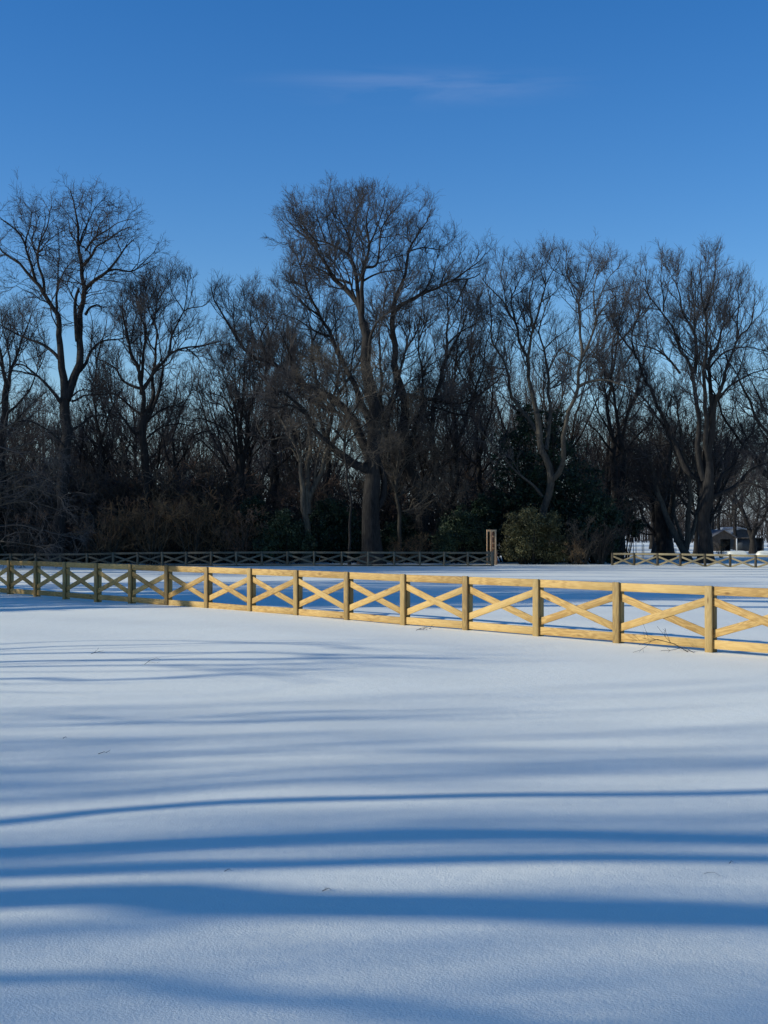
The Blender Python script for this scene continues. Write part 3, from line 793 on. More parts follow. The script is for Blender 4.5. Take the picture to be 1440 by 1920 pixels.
# multi-stemmed trees whose stems and limbs draw the bands on the snow: each band is a shadow line on the ground carried
# back along the sun's direction to the tree that stands there
def ground_pt(px, py):
    r = ray(px, py); t = 4.*1.001**np.arange(4500)
    P = r[None]*t[:, None]
    i = int(np.argmax(CAMH+P[:, 2] <= ground(P[:, 0], P[:, 1])))
    return P[i, 0], P[i, 1]
def caster(px, py, Xp):
    x, y = ground_pt(px, py); k = (x-Xp)/SDIR[0]
    return np.array([Xp, y-SDIR[1]*k, gz(x, y)+k*math.tan(SUN_EL)])
def band_tree(Xp, Yb, bands, label, seed, fork_z, trunk_r, spread=.35, dens=.3, te=.8):
    rng = np.random.default_rng(seed); base = np.array([Xp, Yb, gz(Xp, Yb)])
    limbs = [(np.array([[0, 0, -.2], [.05, .02, fork_z*.5], [0, 0, fork_z]]), trunk_r, trunk_r*.85, -1)]
    for pts, r, bare in bands:
        xo = rng.uniform(-spread, spread)
        P = [caster(px, py, Xp+xo)-base for px, py in pts]
        d0 = P[1]-P[0]; d1 = P[-1]-P[-2]
        P = [np.array([0, 0, fork_z*rng.uniform(.75, .98)]), P[0]*.5+np.array([0, 0, fork_z*.42])+(-.12*d0)]+P+([P[-1]+d1*.8+np.array([0, 0, .3]), P[-1]+d1*1.5+np.array([0, 0, 1.2])] if te > .5 else [P[-1]+d1*.25])
        limbs.append((np.array(P), r*1.1, r*te, bare))
    t, c = grow(rng, limbs, 'band_tree', sub=0, dens=dens, L4=False)
    root = empty('bare_tree', base); tag(root, label, 'tree', SH)
    link('trunk', t, root, M['bark']); link('crown', c, root, M['twig'])
band_tree(-19.5, 3.6, [
  ([(0,1541),(250,1517),(500,1503),(720,1498),(1000,1492),(1440,1487)], .115, .8),
  ([(0,1597),(250,1586),(400,1577),(720,1573),(1000,1573),(1440,1582)], .20, .8),
  ([(0,1632),(250,1632),(400,1625),(720,1618),(1100,1617),(1440,1620)], .135, .8),
  ([(0,1688),(400,1695),(720,1700),(1100,1709),(1440,1718)], .245, .8),
  ([(0,1833),(250,1850),(500,1875),(700,1905),(900,1950)], .068, .8)],
  'many stemmed bare tree standing outside the photo to the left of the camera', 41, 3., .42)
band_tree(-26., 13., [
  ([(-20,1208),(150,1202),(300,1201),(430,1206)], .07, .3),
  ([(-20,1218),(200,1211),(360,1206),(500,1209),(640,1214)], .10, .3),
  ([(-20,1228),(200,1222),(400,1224),(600,1228)], .14, .3),
  ([(-20,1241),(200,1237),(450,1236),(620,1233),(800,1235)], .19, .3),
  ([(-20,1252),(200,1250),(420,1247),(560,1243)], .13, .3),
  ([(-20,1262),(150,1262),(300,1258),(420,1256)], .06, .3),
  ([(-20,1273),(180,1276),(330,1270),(440,1264)], .16, .3),
  ([(-20,1362),(200,1360),(340,1346),(500,1336),(640,1330)], .06, .7),
  ([(-20,1338),(100,1342),(200,1350),(300,1352)], .045, .7)],
  'wide low limbed bare tree standing outside the photo left of the pine fence', 40, 2.2, .3, spread=1.5, dens=.14, te=.35)
band_tree(-44., 4.5, [
  ([(-20,1452),(120,1432),(300,1418),(600,1414),(850,1408)], .24, .6),
  ([(-20,1470),(200,1462),(500,1450),(800,1440)], .16, .6),
  ([(450,1378),(720,1392),(900,1404),(1050,1412)], .13, .6),
  ([(1000,1354),(1150,1358),(1280,1366),(1440,1376)], .05, .7),
  ([(-20,1330),(200,1326),(420,1328),(560,1322)], .10, .6),
  ([(0,1492),(300,1480),(700,1466),(1000,1460)], .14, .6),
  ([(0,1538),(400,1540),(900,1532)], .08, .6),
  ([(300,1750),(700,1785),(1100,1772),(1440,1750)], .14, .6)],
  'tall bare tree standing outside the photo well to the left of the camera', 63, 8., .35, spread=2., dens=.2, te=.15)
side_tree(-42., -4.6, 22, .3, 43, dens=.55)
side_tree(-47., -1.8, 24, .3, 44, dens=.55)
side_tree(-54., -1.0, 27, .3, 60, dens=.45)
side_tree(-22.5, 34.2, 14, .35, 45, spread=.42, dens=1.7, fork=.12)
side_tree(-28., 35.5, 19, .45, 46, spread=.42, dens=.8, fork=.14)
side_tree(-28., 38.0, 18, .4, 47, spread=.42, dens=.7, fork=.14)
side_tree(-32., 41.5, 20, .4, 48, spread=.45, dens=.6)
band_tree(-44., 57., [
  ([(-200,1082),(300,1081),(720,1081),(1100,1081),(1440,1082)], .30, .55),
  ([(-200,1073),(300,1074),(720,1074),(1100,1075),(1440,1077)], .30, .55),
  ([(-200,1069),(300,1070),(720,1069),(1100,1070),(1440,1072)], .36, .5),
  ([(-200,1064),(300,1064),(720,1064.5),(1100,1066),(1440,1068)], .4, .5)],
  'tall several trunked bare tree outside the photo beside the far half of the field', 49, 4., .6, spread=1.2, dens=.12)
band_tree(-30., 39., [
  ([(-100,1094),(200,1094),(450,1096),(600,1097)], .14, .4),
  ([(-100,1104),(300,1104),(720,1103),(1100,1103),(1440,1106)], .22, .4),
  ([(-100,1112),(300,1113),(720,1113),(1100,1112),(1440,1116)], .25, .4),
  ([(0,1124),(300,1126),(720,1124),(1100,1122),(1440,1128)], .3, .4),
  ([(300,1139),(600,1138),(720,1137),(1100,1136),(1440,1138)], .3, .5)],
  'broad several trunked bare tree outside the photo beside the middle of the field', 50, 2., .5, spread=1.2, dens=.4)
side_tree(-44., 69., 25, .45, 51, dens=.5, spread=.4)
def side_copy(x, y, h, k):
    t, c, tw = protos[k]; sc_ = h/(17, 19, 15, 20)[k]
    root = empty('bare_tree', (x, y, gz(x, y)), x*.7+y); root.scale = (sc_,)*3
    tag(root, 'bare tree standing outside the photo to the left of the field', 'tree', SH)
    link('trunk', t, root, M['bark']); link('crown', c, root, M[tw])
for k, (x, y, h) in enumerate([(-48,78,27),(-50,84,28),(-43,101,27),(-66,88,30),(-72,100,30),(-56,108,29),(-86,94,31),(-62,96,29),(-78,86,30),(-92,104,31),(-50,113,28)]):
    side_copy(x, y, h, (k*3+1) % 4)
auto_tree('bare_tree', 'bare tree outside the right edge of the photo with limbs reaching in', px_x(1540, 104), 104, 21, .45, 59, spread=.7, fork=.18, up=.1)

# ------------------------------------------------------------------ evergreen and brown shrubs
def leaf_mesh(rng, blobs, n, size, name, clump=.5):
    V = []
    w = np.array([b[3]*b[4]*b[5] for b in blobs])**.75; w = w/w.sum()
    pts = []
    for b, ww in zip(blobs, w):
        m = int(n*ww); nc = max(12, m//60)
        dr = norm(rng.normal(size=(nc, 3))); rr = rng.random(nc)**.38
        cen = np.array(b[:3])+dr*rr[:, None]*np.array(b[3:6])
        cl = clump*rng.uniform(.5, 1.2, nc)*min(b[3:6])*.42
        k = rng.integers(0, nc, m)
        pts.append(cen[k]+rng.normal(size=(m, 3))*cl[k][:, None]*np.array([1, 1, .8]))
    P = np.concatenate(pts); P = P[P[:, 2] > .02]
    m = len(P)
    a = norm(rng.normal(size=(m, 3))); r = rng.normal(size=(m, 3)); b = norm(np.cross(a, r))
    L = size*rng.uniform(.6, 1.3, m)[:, None]; W = L*.45
    V = np.stack([P-a*L*.5, P+b*W*.5, P+a*L*.5, P-b*W*.5], 1).reshape(-1, 3)
    Q = np.arange(m*4).reshape(-1, 4)
    return mesh_from(name, V, Q, smooth=False)
def bush(name, label, d, blobs_px, n, size, mat, seed, cat='bush', group=None, depth=1., stemr=.05):
    """blobs in photo pixels (cx, cy, rx, ry)"""
    rng = np.random.default_rng(seed)
    cx = sum(b[0] for b in blobs_px)/len(blobs_px)
    X = px_x(cx, d); base = np.array([X, d, gz(X, d)])
    bl = []
    for b in blobs_px:
        dd = d+rng.uniform(-.6, .6); p = at(b[0], b[1], dd)-base; k = d/F
        bl.append((p[0], p[1], p[2], b[2]*k, max(.8, .5*(b[2]+b[3])*k*depth), b[3]*k))
    root = empty(name, base); tag(root, label, cat, group)
    link('foliage', leaf_mesh(rng, bl, n, size, 'foliage'), root, M[mat])
    limbs = []
    for b in bl:
        for _ in range(3):
            e = np.array(b[:3])+rng.normal(size=3)*np.array(b[3:6])*.35
            s = np.array([e[0]*.35, e[1]*.35, -.1])
            if e[2] < .4: continue
            limbs.append((np.array([s, (s+e)/2+rng.normal(size=3)*.15, e]), stemr, stemr*.3, .3))
    if limbs:
        tr = Acc()
        for p, a, c, _ in limbs:
            q = crom(p, 8); V, Q = tubes(q[None], np.linspace(a, c, 8)[None], 5); tr.add(V, Q)
        link('stem', tr.mesh('stem'), root, M['bark'])
    return root
bush('evergreen_tree', 'tall dark evergreen tree behind the grey barked trunk and the olive bush', 105,
     [(985,800,30,48),(1035,800,30,50),(960,850,36,50),(1000,880,50,70),(1060,880,40,70),(1090,930,40,70),(1000,950,60,80),(940,930,26,60),(1110,985,36,60),(1045,985,60,60)],
     24000, .26, 'leaf_dark', 61, cat='tree', stemr=.12)
bush('evergreen_tree', 'dark leathery leaved evergreen at the right end of the bushes by the fence', 101,
     [(1100,1000,30,52),(1130,1010,26,44),(1080,1030,26,30),(1150,1035,18,22),(1120,960,26,40),(1146,975,22,30)],
     20000, .22, 'leaf_dark', 62, stemr=.08)
bush('evergreen_bush', 'rounded olive green bush growing beside the wooden arbor', 98.5,
     [(980,1014,32,38),(1016,1018,34,36),(952,1034,14,22),(1048,1032,24,26),(990,976,28,24),(960,985,18,24),(1032,982,20,22)],
     34000, .15, 'leaf_olive', 63)
bush('evergreen_bush', 'glossy green bush left of the wooden arbor', 100,
     [(850,995,32,38),(880,1000,26,34),(835,1020,26,24),(865,965,18,20),(898,1015,16,28)], 20000, .17, 'leaf_mid', 64)
bush('evergreen_bush', 'broad dark green bush between the forked pale tree and the huge trunk', 101,
     [(600,995,34,38),(640,1000,32,36),(665,990,20,40),(620,960,30,26),(650,1025,30,20)], 20000, .19, 'leaf_dark', 65)
bush('evergreen_bush', 'dark green bush in front of the forked pale tree', 98.5,
     [(520,1005,32,34),(555,1010,30,30),(500,1025,28,20),(535,975,22,20),(580,1025,20,18)], 18000, .17, 'leaf_mid', 66)
bush('evergreen_bush', 'dark green bush at the right end of the brown thicket', 101,
     [(470,975,24,40),(490,995,24,38),(455,1010,24,30),(480,940,14,18)], 14000, .19, 'leaf_dark', 67)
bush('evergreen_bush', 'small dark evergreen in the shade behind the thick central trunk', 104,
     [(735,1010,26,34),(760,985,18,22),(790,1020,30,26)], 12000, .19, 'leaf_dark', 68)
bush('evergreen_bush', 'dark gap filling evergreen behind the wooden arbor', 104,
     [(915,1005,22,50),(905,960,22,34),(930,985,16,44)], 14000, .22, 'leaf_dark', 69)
bush('evergreen_bush', 'added dark leaf mass for the shaded thicket base behind the grey fence', 103.5,  # leaves added to blacken the shaded inside of the thicket
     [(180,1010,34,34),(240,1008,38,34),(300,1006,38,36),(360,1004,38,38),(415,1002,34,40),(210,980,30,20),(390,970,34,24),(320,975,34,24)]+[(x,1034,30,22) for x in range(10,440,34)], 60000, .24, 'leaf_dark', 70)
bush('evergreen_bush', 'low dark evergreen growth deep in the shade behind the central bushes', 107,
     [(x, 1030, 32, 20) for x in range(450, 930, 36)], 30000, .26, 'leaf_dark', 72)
bush('evergreen_tree', 'small evergreen with open green foliage left of the far snow gap', 118,
     [(1165,960,20,24),(1190,985,18,22),(1150,985,18,26),(1180,945,12,12),(1160,1010,16,16)], 5200, .26, 'leaf_mid', 71, cat='tree')

def shrub_mesh(seed, h, w, n, twig, dens=1.4):
    rng = np.random.default_rng(seed); limbs = []
    for k in range(n):
        az = rng.uniform(0, 6.28); q = rng.uniform(.1, 1)**.6
        o = np.array([math.cos(az), math.sin(az), 0])*w*q
        hh = h*rng.uniform(.6, 1.05)*(1-.35*q)
        s = o*.15
        limbs.append((np.array([s+[0, 0, -.05], s+o*.25+[0, 0, hh*.45], s+o*.6+[0, 0, hh*.85], s+o*.95+[0, 0, hh*.95]]), .03, .01, .15))
    return grow(rng, limbs, 'shrub', sub=0, up=.05, dens=dens, wig=.28, l1=.5, L4=False, rmin=.010)
sh = [shrub_mesh(81, 4.2, 2.3, 26, 'a'), shrub_mesh(82, 3.6, 2.0, 24, 'b'), shrub_mesh(83, 4.6, 2.2, 28, 'c')]
TH = 'brown bare shrubs of the thicket behind the grey fence'
def shrub(px, d, k, s, rz, twig, label, group=None):
    x = px_x(px, d); root = empty('bare_shrub', (x, d, gz(x, d)), rz); root.scale = (s, s, s)
    tag(root, label, 'shrub', group)
    a = link('stem', sh[k][0], root); b = link('twigs', sh[k][1], root)
    for o, mm in ((a, 'bark_brown'), (b, twig)):
        if not o.data.materials: o.data.materials.append(None)
        o.material_slots[0].link = 'OBJECT'; o.material_slots[0].material = M[mm]
rs = random.Random(9)
for i, (px, s, tw) in enumerate([(150,.75,'twig_dark'),(178,.85,'twig_red'),(205,.95,'twig_tan'),(232,1.0,'twig_red'),(258,.95,'twig_tan'),(286,1.05,'twig_tan'),(312,1.,'twig_red'),(338,1.08,'twig_tan'),(362,1.12,'twig_tan'),(388,1.08,'twig_tan'),(412,1.05,'twig_tan'),(436,.95,'twig_tan'),(458,.85,'twig_red'),(125,.8,'twig_dark'),(95,.75,'twig_dark'),(60,.8,'twig_red'),(28,.8,'twig_dark')]):
    shrub(px, 99.5+rs.uniform(-.8, 2.5), i % 3, s*1.28, rs.uniform(0, 6.28), tw, 'brown leafless shrub in the tangled thicket behind the left half of the grey fence', TH)
for i in range(34):
    px = -30+i*16+rs.uniform(-6, 6)
    shrub(px, 106+rs.uniform(-2, 10), i % 3, rs.uniform(1.7, 2.35), rs.uniform(0, 6.28), ('twig_brown', 'twig', 'twig_brown', 'twig_red')[i % 4], 'tall leafless brushwood growing up between the trunks behind the thicket', 'tall brushwood in the woods')
for i in range(24):
    px = 500+i*28+rs.uniform(-10, 10)
    if 905 < px < 930 or px > 1150: continue
    shrub(px, 107+rs.uniform(-2, 9), i % 3, rs.uniform(1.4, 2.2), rs.uniform(0, 6.28), ('twig_brown', 'twig_dark', 'twig_red')[i % 3], 'leafless brushwood growing up between the trunks behind the central and right hand bushes', 'brushwood behind the bushes')
shrub(1092, 97.8, 0, .9, .7, 'twig_brown', 'brown leafless shrub in front of the dark leathery leaved evergreen')
shrub(1125, 98.2, 2, .8, 2.7, 'twig_dark', 'dark leafless shrub at the left end of the yellowish far fence')
shrub(752, 98.6, 1, .62, 1., 'twig_tan', 'low brown leafless shrub just right of the thick central trunk')
shrub(785, 98.9, 0, .58, 2., 'twig_tan', 'brown leafless shrub between the thick trunk and the glossy green bush')
shrub(815, 104., 2, .9, 3., 'twig_red', 'taller brown shrub behind the glossy green bush')
shrub(1075, 97.6, 1, .55, 4., 'twig_tan', 'brown twiggy shrub at the right foot of the olive bush')
shrub(1352, 128., 1, .55, .4, 'twig_tan', 'small bare shrub in front of the brown shed gable')

# ------------------------------------------------------------------ fences
def board(name, a, b, width, thick, mat, parent, nrm, root, ext=0., tilt=None):
    """board from a to b (world), local X along it, local Y = thickness along nrm"""
    a = np.array(a, float); b = np.array(b, float); d = norm(b-a)
    a = a-d*ext; b = b+d*ext; L = np.linalg.norm(b-a)
    y = np.array(nrm, float); y = norm(y-d*np.dot(y, d)); z = np.cross(d, y)
    me_o = boxes(name, [(-L/2, L/2, -thick/2, thick/2, -width/2, width/2)], mat, parent, bevel=.004)
    m = Matrix(((d[0], y[0], z[0], 0), (d[1], y[1], z[1], 0), (d[2], y[2], z[2], 0), (0, 0, 0, 1)))
    mid = (a+b)/2-np.array(root)
    me_o.matrix_local = Matrix.Translation(Vector(mid)) @ m
    return me_o
def fence(name, label, pts, H, ztops=None, wood='pine', post='pine_post', back='pine_post', boards_front=True, rndseed=1, ends=(True, True)):
    """pts: (x, y) of posts. Rails hang on the camera side of square posts; a flat cover board covers every joint."""
    rr = random.Random(rndseed)
    p = [np.array(q, float) for q in pts]
    root0 = np.array([p[0][0], p[0][1], gz(*p[0])])
    root = empty(name, root0); tag(root, label, 'fence')
    zt = ztops if ztops is not None else [gz(*q)+H for q in p]
    zb = [z-H for z in zt]
    n = len(p)
    for i in range(n):
        j0, j1 = max(i-1, 0), min(i+1, n-1)
        t = p[j1]-p[j0]; t = t/np.linalg.norm(t); nb = np.array([-t[1], t[0]])
        if nb[1] < 0: nb = -nb
        N3 = (nb[0], nb[1], 0)
        q = p[i]
        g = gz(*q)
        # cover board (front), square post behind rails
        fz = q-nb*.040
        board('cover_board', (*fz, g-.15), (*fz, zt[i]+.006+rr.uniform(-.004, .006)), .135, .038, M[post], root, N3, root0)
        pk = q+nb*.073
        board('post', (*pk, g-.15), (*pk, zt[i]-.01), .095, .095, M[back], root, N3, root0)
        if i < n-1:
            u = p[i+1]-p[i]; L = np.linalg.norm(u); u = u/L; nn = np.array([-u[1], u[0]])
            if nn[1] < 0: nn = -nn
            N3 = (nn[0], nn[1], 0)
            def P(k, s, z, off=0.): return (*(p[k]+u*s+nn*off), z)
            g0, g1 = .004, -.004
            board('top_rail', P(i, g0, zt[i]-.072), P(i+1, g1, zt[i+1]-.072), .14, .038, M[wood], root, N3, root0)
            board('bottom_rail', P(i, g0, zb[i]+.085+rr.uniform(-.01, .01)), P(i+1, g1, zb[i+1]+.085), .14, .038, M[wood], root, N3, root0)
            hi0, hi1 = zt[i]-.145-.085, zt[i+1]-.145-.085
            lo0, lo1 = zb[i]+.16+.08, zb[i+1]+.16+.08
            e = .035
            A = (P(i, e, hi0, -.006), P(i+1, -e, lo1, -.006)); B = (P(i, e, lo0, .0085), P(i+1, -e, hi1, .0085))
            if i % 2:
                A = (P(i, e, hi0, .0085), P(i+1, -e, lo1, .0085)); B = (P(i, e, lo0, -.006), P(i+1, -e, hi1, -.006))
            board('brace', *A, .125, .024, M[wood], root, N3, root0, ext=.02)
            board('brace', *B, .125, .021, M[wood], root, N3, root0, ext=.02)
    return root

nx = [1331.5, 1158, 1007.6, 875, 758, 652, 557, 470, 389, 314, 246, 182, 122.7, 68, 18]
ntop = [1099, 1092.5, 1086, 1081, 1077, 1072.5, 1069, 1066, 1063, 1061, 1058, 1056, 1054, 1052, 1051]
Z0, RR_ = 21.1, .0647
pts = []; zt = []
xm = [1331.5+(1331.5-1158)*2.42, 1331.5+(1331.5-1158)*1.16]
for k, i in enumerate((-2, -1)):
    d = Z0*(1+RR_*i); pts.append((px_x(xm[k], d), d)); zt.append(1.05)
for i, (x, y) in enumerate(zip(nx, ntop)):
    d = Z0*(1+RR_*i); w = at(x, y, d); pts.append((w[0], d)); zt.append(w[2])
for i in range(15, 19):
    d = Z0*(1+RR_*i); a = np.array(pts[-1]); b = np.array(pts[-2]); c = a+(a-b); pts.append((c[0], c[1])); zt.append(1.04)
fence('crossbuck_fence', 'new yellow pine fence with X shaped braces crossing the snow in the foreground', pts, 1.0, zt)

fx = [-27, 20, 67, 113, 163, 212, 258, 304, 349, 396, 443, 491, 539, 589, 641, 690, 739, 787, 833, 877, 922]
ft = [1038.5, 1038, 1038, 1037.6, 1037.2, 1036, 1035.4, 1035, 1034.8, 1034.4, 1034.2, 1034, 1034, 1034, 1034.3, 1034.3, 1034.5, 1034.5, 1034.6, 1034.8, 1035]
pts = []; zt = []
for k, (x, y) in enumerate(zip(fx, ft)):
    d = 96-.42*k if k < 10 else 91.8+.06*(k-10)
    w = at(x, y, d); pts.append((w[0], d)); zt.append(w[2])
fence('crossbuck_fence', 'weathered grey fence with X braces in the shade along the left foot of the woods', pts, 1.03, zt, 'old_wood', 'old_wood', 'old_post', rndseed=2)
fx = [1148, 1189, 1232.7, 1275.6, 1321.8, 1369, 1416.7, 1466]
ft = [1036.7, 1036.8, 1037.2, 1037.6, 1038.4, 1039.4, 1040.4, 1041.5]
pts = []; zt = []
for k, (x, y) in enumerate(zip(fx, ft)):
    d = 95.1-1.12*k; w = at(x, y, d); pts.append((w[0], d)); zt.append(w[2])
fence('crossbuck_fence', 'yellowish far fence with dark posts at the right in front of the shed', pts, 1.08, zt, 'pine_shaded', 'dark_post', 'dark_post', rndseed=3)

# ------------------------------------------------------------------ arbor and gate at the end of the grey fence
def arbor():
    d = 96.5; b = at(925, 1056, d); b[2] = gz(b[0], b[1]); k = F/d
    H = 2.55
    root = empty('wooden_arbor', b, math.radians(8)); tag(root, 'tall narrow new wooden arbor seen end on beside the olive bush', 'arbor')
    boxes('post', [(-.23, -.15, -.05, .05, -.1, H)], M['pale_wood'], root, bevel=.005)
    boxes('post', [(.10, .22, -.05, .05, -.1, H)], M['pale_wood'], root, bevel=.005)
    boxes('post', [(-.23, -.15, 1.15, 1.25, -.1, H)], M['pale_wood'], root, bevel=.005)
    boxes('post', [(.10, .22, 1.15, 1.25, -.1, H)], M['pale_wood'], root, bevel=.005)
    boxes('lintel', [(-.15, .10, -.045, .045, H-.14, H-.004)], M['pale_wood'], root, bevel=.005)
    boxes('lintel', [(-.15, .10, 1.155, 1.245, H-.14, H-.004)], M['pale_wood'], root, bevel=.005)
    boxes('side_panel', [(-.148, .098, .3, .33, .9, H-.2)], M['red_wood'], root)
    for z in (1.15, 1.5, 2.0):
        boxes('rung', [(-.02, .098, .06, .16, z, z+.12)], M['pale_wood'], root)
    boxes('side_panel', [(.222, .30, 0, .5, .0, 1.)], M['red_wood'], root)
    g = at(921, 1058, 93.6); g[2] = gz(g[0], g[1])
    root = empty('garden_gate', g, math.radians(0)); tag(root, 'small weathered picket gate at the right end of the grey fence', 'gate')
    boxes('gate_post', [(.10, .22, -.06, .06, -.1, 1.12)], M['old_wood'], root, bevel=.005)
    for i in range(5):
        x = -.36+i*.085
        boxes('picket', [(x, x+.055, -.02, .01, .12, 1.05)], M['old_wood'], root)
    boxes('gate_rail', [(-.38, .098, .012, .05, .25, .35)], M['old_wood'], root)
    boxes('gate_rail', [(-.38, .098, .012, .05, .85, .95)], M['old_wood'], root)
arbor()

# ------------------------------------------------------------------ shed, arched roof, small things on the far right
def shed():
    d = 190.; k = d/F
    b = at(1357, 1033, d); b[2] = gz(b[0], b[1]); g0 = b[2]
    def X(px): return px_x(px, d)-b[0]
    def Z(py): return at(0, py, d)[2]-g0
    root = empty('shed', b); tag(root, 'low brown wooden shed with a gable end and a long blue grey wing', 'shed')
    xl, xr, xm = X(1331), X(1381), X(1357)
    ze, zp = Z(1009), Z(994.5)
    D = 7.
    # gable front wall with doorway cut at the right
    V = []; Q = []
    def quad(*p):
        n = len(V); V.extend(p); Q.append([n, n+1, n+2, n+3])
    xd0, xd1, zd = X(1351), X(1378), Z(1011)
    # front wall strips (y=0), 5 cm thick via solidify
    quad((xl, 0, -.1), (xd0, 0, -.1), (xd0, 0, zd), (xl, 0, zd))
    quad((xd1, 0, -.1), (xr, 0, -.1), (xr, 0, zd), (xd1, 0, zd))
    zl = ze; 
    quad((xl, 0, zd), (xr, 0, zd), (xr, 0, ze), (xl, 0, ze))
    quad((xl, 0, ze), (xr, 0, ze), (xm, 0, zp), (xm, 0, zp+.001))
    quad((xl, 0, -.1), (xl, 0, ze), (xl, D, ze), (xl, D, -.1))
    quad((xl, D, -.1), (xl, D, ze), (xr, D, ze), (xr, D, -.1))
    w = link('wall', mesh_from('wall', V, np.array(Q), False), root, M['shed_wood'])
    def slab(nm, a, b2, mat, th=.1, y0=-.35, y1=D+.3):
        ax, az = a; bx, bz = b2
        L = math.hypot(bx-ax, bz-az); nx_, nz = -(bz-az)/L*th, (bx-ax)/L*th
        if nz < 0: nx_, nz = -nx_, -nz
        V = [(ax, y0, az), (bx, y0, bz), (bx+nx_, y0, bz+nz), (ax+nx_, y0, az+nz)]
        V += [(x, y1, z) for x, _, z in V]
        Qd = [[0,1,2,3],[7,6,5,4],[0,4,5,1],[1,5,6,2],[2,6,7,3],[3,7,4,0]]
        return link(nm, mesh_from(nm, V, np.array(Qd), False), root, M[mat])
    slab('roof', (xl-.3, ze-.17), (xm, zp+.02), 'roof_grey'); slab('roof', (xm, zp+.02), (xr+.1, ze-.02), 'roof_grey')
    boxes('door_frame', [(xr-.07, xr+.07, -.1, -.01, -.1, ze-.05)], M['white_trim'], root)
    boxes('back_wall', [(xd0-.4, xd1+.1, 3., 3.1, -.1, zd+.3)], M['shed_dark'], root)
    xw0, xw1, zw = X(1382), X(1433), Z(1009.5)
    boxes('wing_wall', [(xw0, X(1406), .2, .3, -.1, zw), (X(1406), xw1, 1.2, 1.3, -.1, zw), (xw1-.12, xw1, .2, 5, -.1, zw)], M['shed_dark'], root)
    boxes('wing_roof', [(xw0-.05, xw1+.15, -.1, 5.2, zw+.003, zw+.1)], M['shed_wood'], root)
    # arched hall behind
    d2 = 212.; b = at(1391, 1031, d2); b[2] = gz(b[0], b[1]); 
    root = empty('arched_barn', b); tag(root, 'arched barn roof above the shed, its shaded snow put in as grey', 'barn')
    x0, x1 = px_x(1369, d2)-b[0], px_x(1414, d2)-b[0]; zt_ = at(0, 992, d2)[2]-b[2]; zb_ = at(0, 1007, d2)[2]-b[2]
    n = 14; V = []; Q = []
    for i in range(n+1):
        t = i/n; x = x0+(x1-x0)*t; z = zb_+(zt_-zb_)*math.sin(math.pi*t)**.6
        V += [(x, 0, z), (x, 12, z+.0)]
    for i in range(n): Q.append([2*i, 2*i+2, 2*i+3, 2*i+1])
    o = link('roof', mesh_from('arch', V, np.array(Q), True), root, M['arch_snow_shade'])
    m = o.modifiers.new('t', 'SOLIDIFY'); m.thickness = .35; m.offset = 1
    V = []; Q = []
    for i in range(n+1):
        t = i/n; x = x0+(x1-x0)*t; z = zb_+(zt_-zb_)*math.sin(math.pi*t)**.6
        V += [(x, .35, -.2), (x, .35, z-.01)]
    for i in range(n): Q.append([2*i, 2*i+2, 2*i+3, 2*i+1])
    link('front_wall', mesh_from('front', V, np.array(Q), False), root, M['shed_dark'])
shed()
def mound(px0, px1, y0, y1, d, label):
    a, b = at(px0, y1, d), at(px1, y1, d); c = (a+b)/2; zt_ = at(px0, y0, d)[2]
    g = gz(c[0], d); h = zt_-g; L = b[0]-a[0]; n, m_ = 24, 10; V = []; Q = []
    for i in range(n+1):
        for j in range(m_+1):
            u, v = i/n*2-1, j/m_*2-1
            e = max(0, (1-abs(u)**5)*(1-abs(v)**3))**.5
            V.append((u*L/2, v*.7, -.15+(h+.15)*e))
    for i in range(n):
        for j in range(m_):
            q = i*(m_+1)+j; Q.append([q, q+m_+1, q+m_+2, q+1])
    o = link('snow_mound', mesh_from('mound', V, np.array(Q)), None, M['snow']); o.location = (c[0], d, g)
    tag(o, label, 'snow pile')
mound(1362, 1404, 1032.5, 1040, 135, 'long low snow covered heap in front of the shed doorway')
mound(1417, 1462, 1032.5, 1040, 135, 'long low snow covered heap at the right edge in front of the shed')
def stake(px, top, d, r=.035):
    b = at(px, 1040, d); g = gz(b[0], d); h = at(px, top, d)[2]-g
    P = np.array([[[0, 0, -.1], [.01, 0, h*.5], [0, .01, h]]]); V, Q = tubes(P, np.array([[r, r*.95, r*.9]]), 6)
    o = link('garden_stake', mesh_from('stake', V, Q), None, M['stake']); o.location = (b[0], d, g)
    tag(o, 'thin upright stake in the snow beyond the right end of the bushes', 'stake', 'thin stakes standing in the snow beyond the far fence')
for px, top in ((1187.5, 1016), (1192.5, 1018), (1204, 1012), (1207, 1020)): stake(px, top, 130)
def chair(px, d):
    b = at(px, 1036, d); g = gz(b[0], d)
    root = empty('garden_chair', (b[0], d, g), .5); tag(root, 'small pale garden chair in the snow between the clump of trunks and the forked tree', 'chair')
    boxes('seat', [(-.25, .25, -.25, .25, .4, .43)], M['white_trim'], root)
    boxes('backrest', [(-.25+i*.11, -.19+i*.11, .26, .28, .40, .95) for i in range(5)], M['white_trim'], root)
    for x in (-.24, .20):
        for y in (-.24, .20): boxes('leg', [(x, x+.04, y, y+.04, -.03, .398)], M['white_trim'], root)
chair(1268, 128)

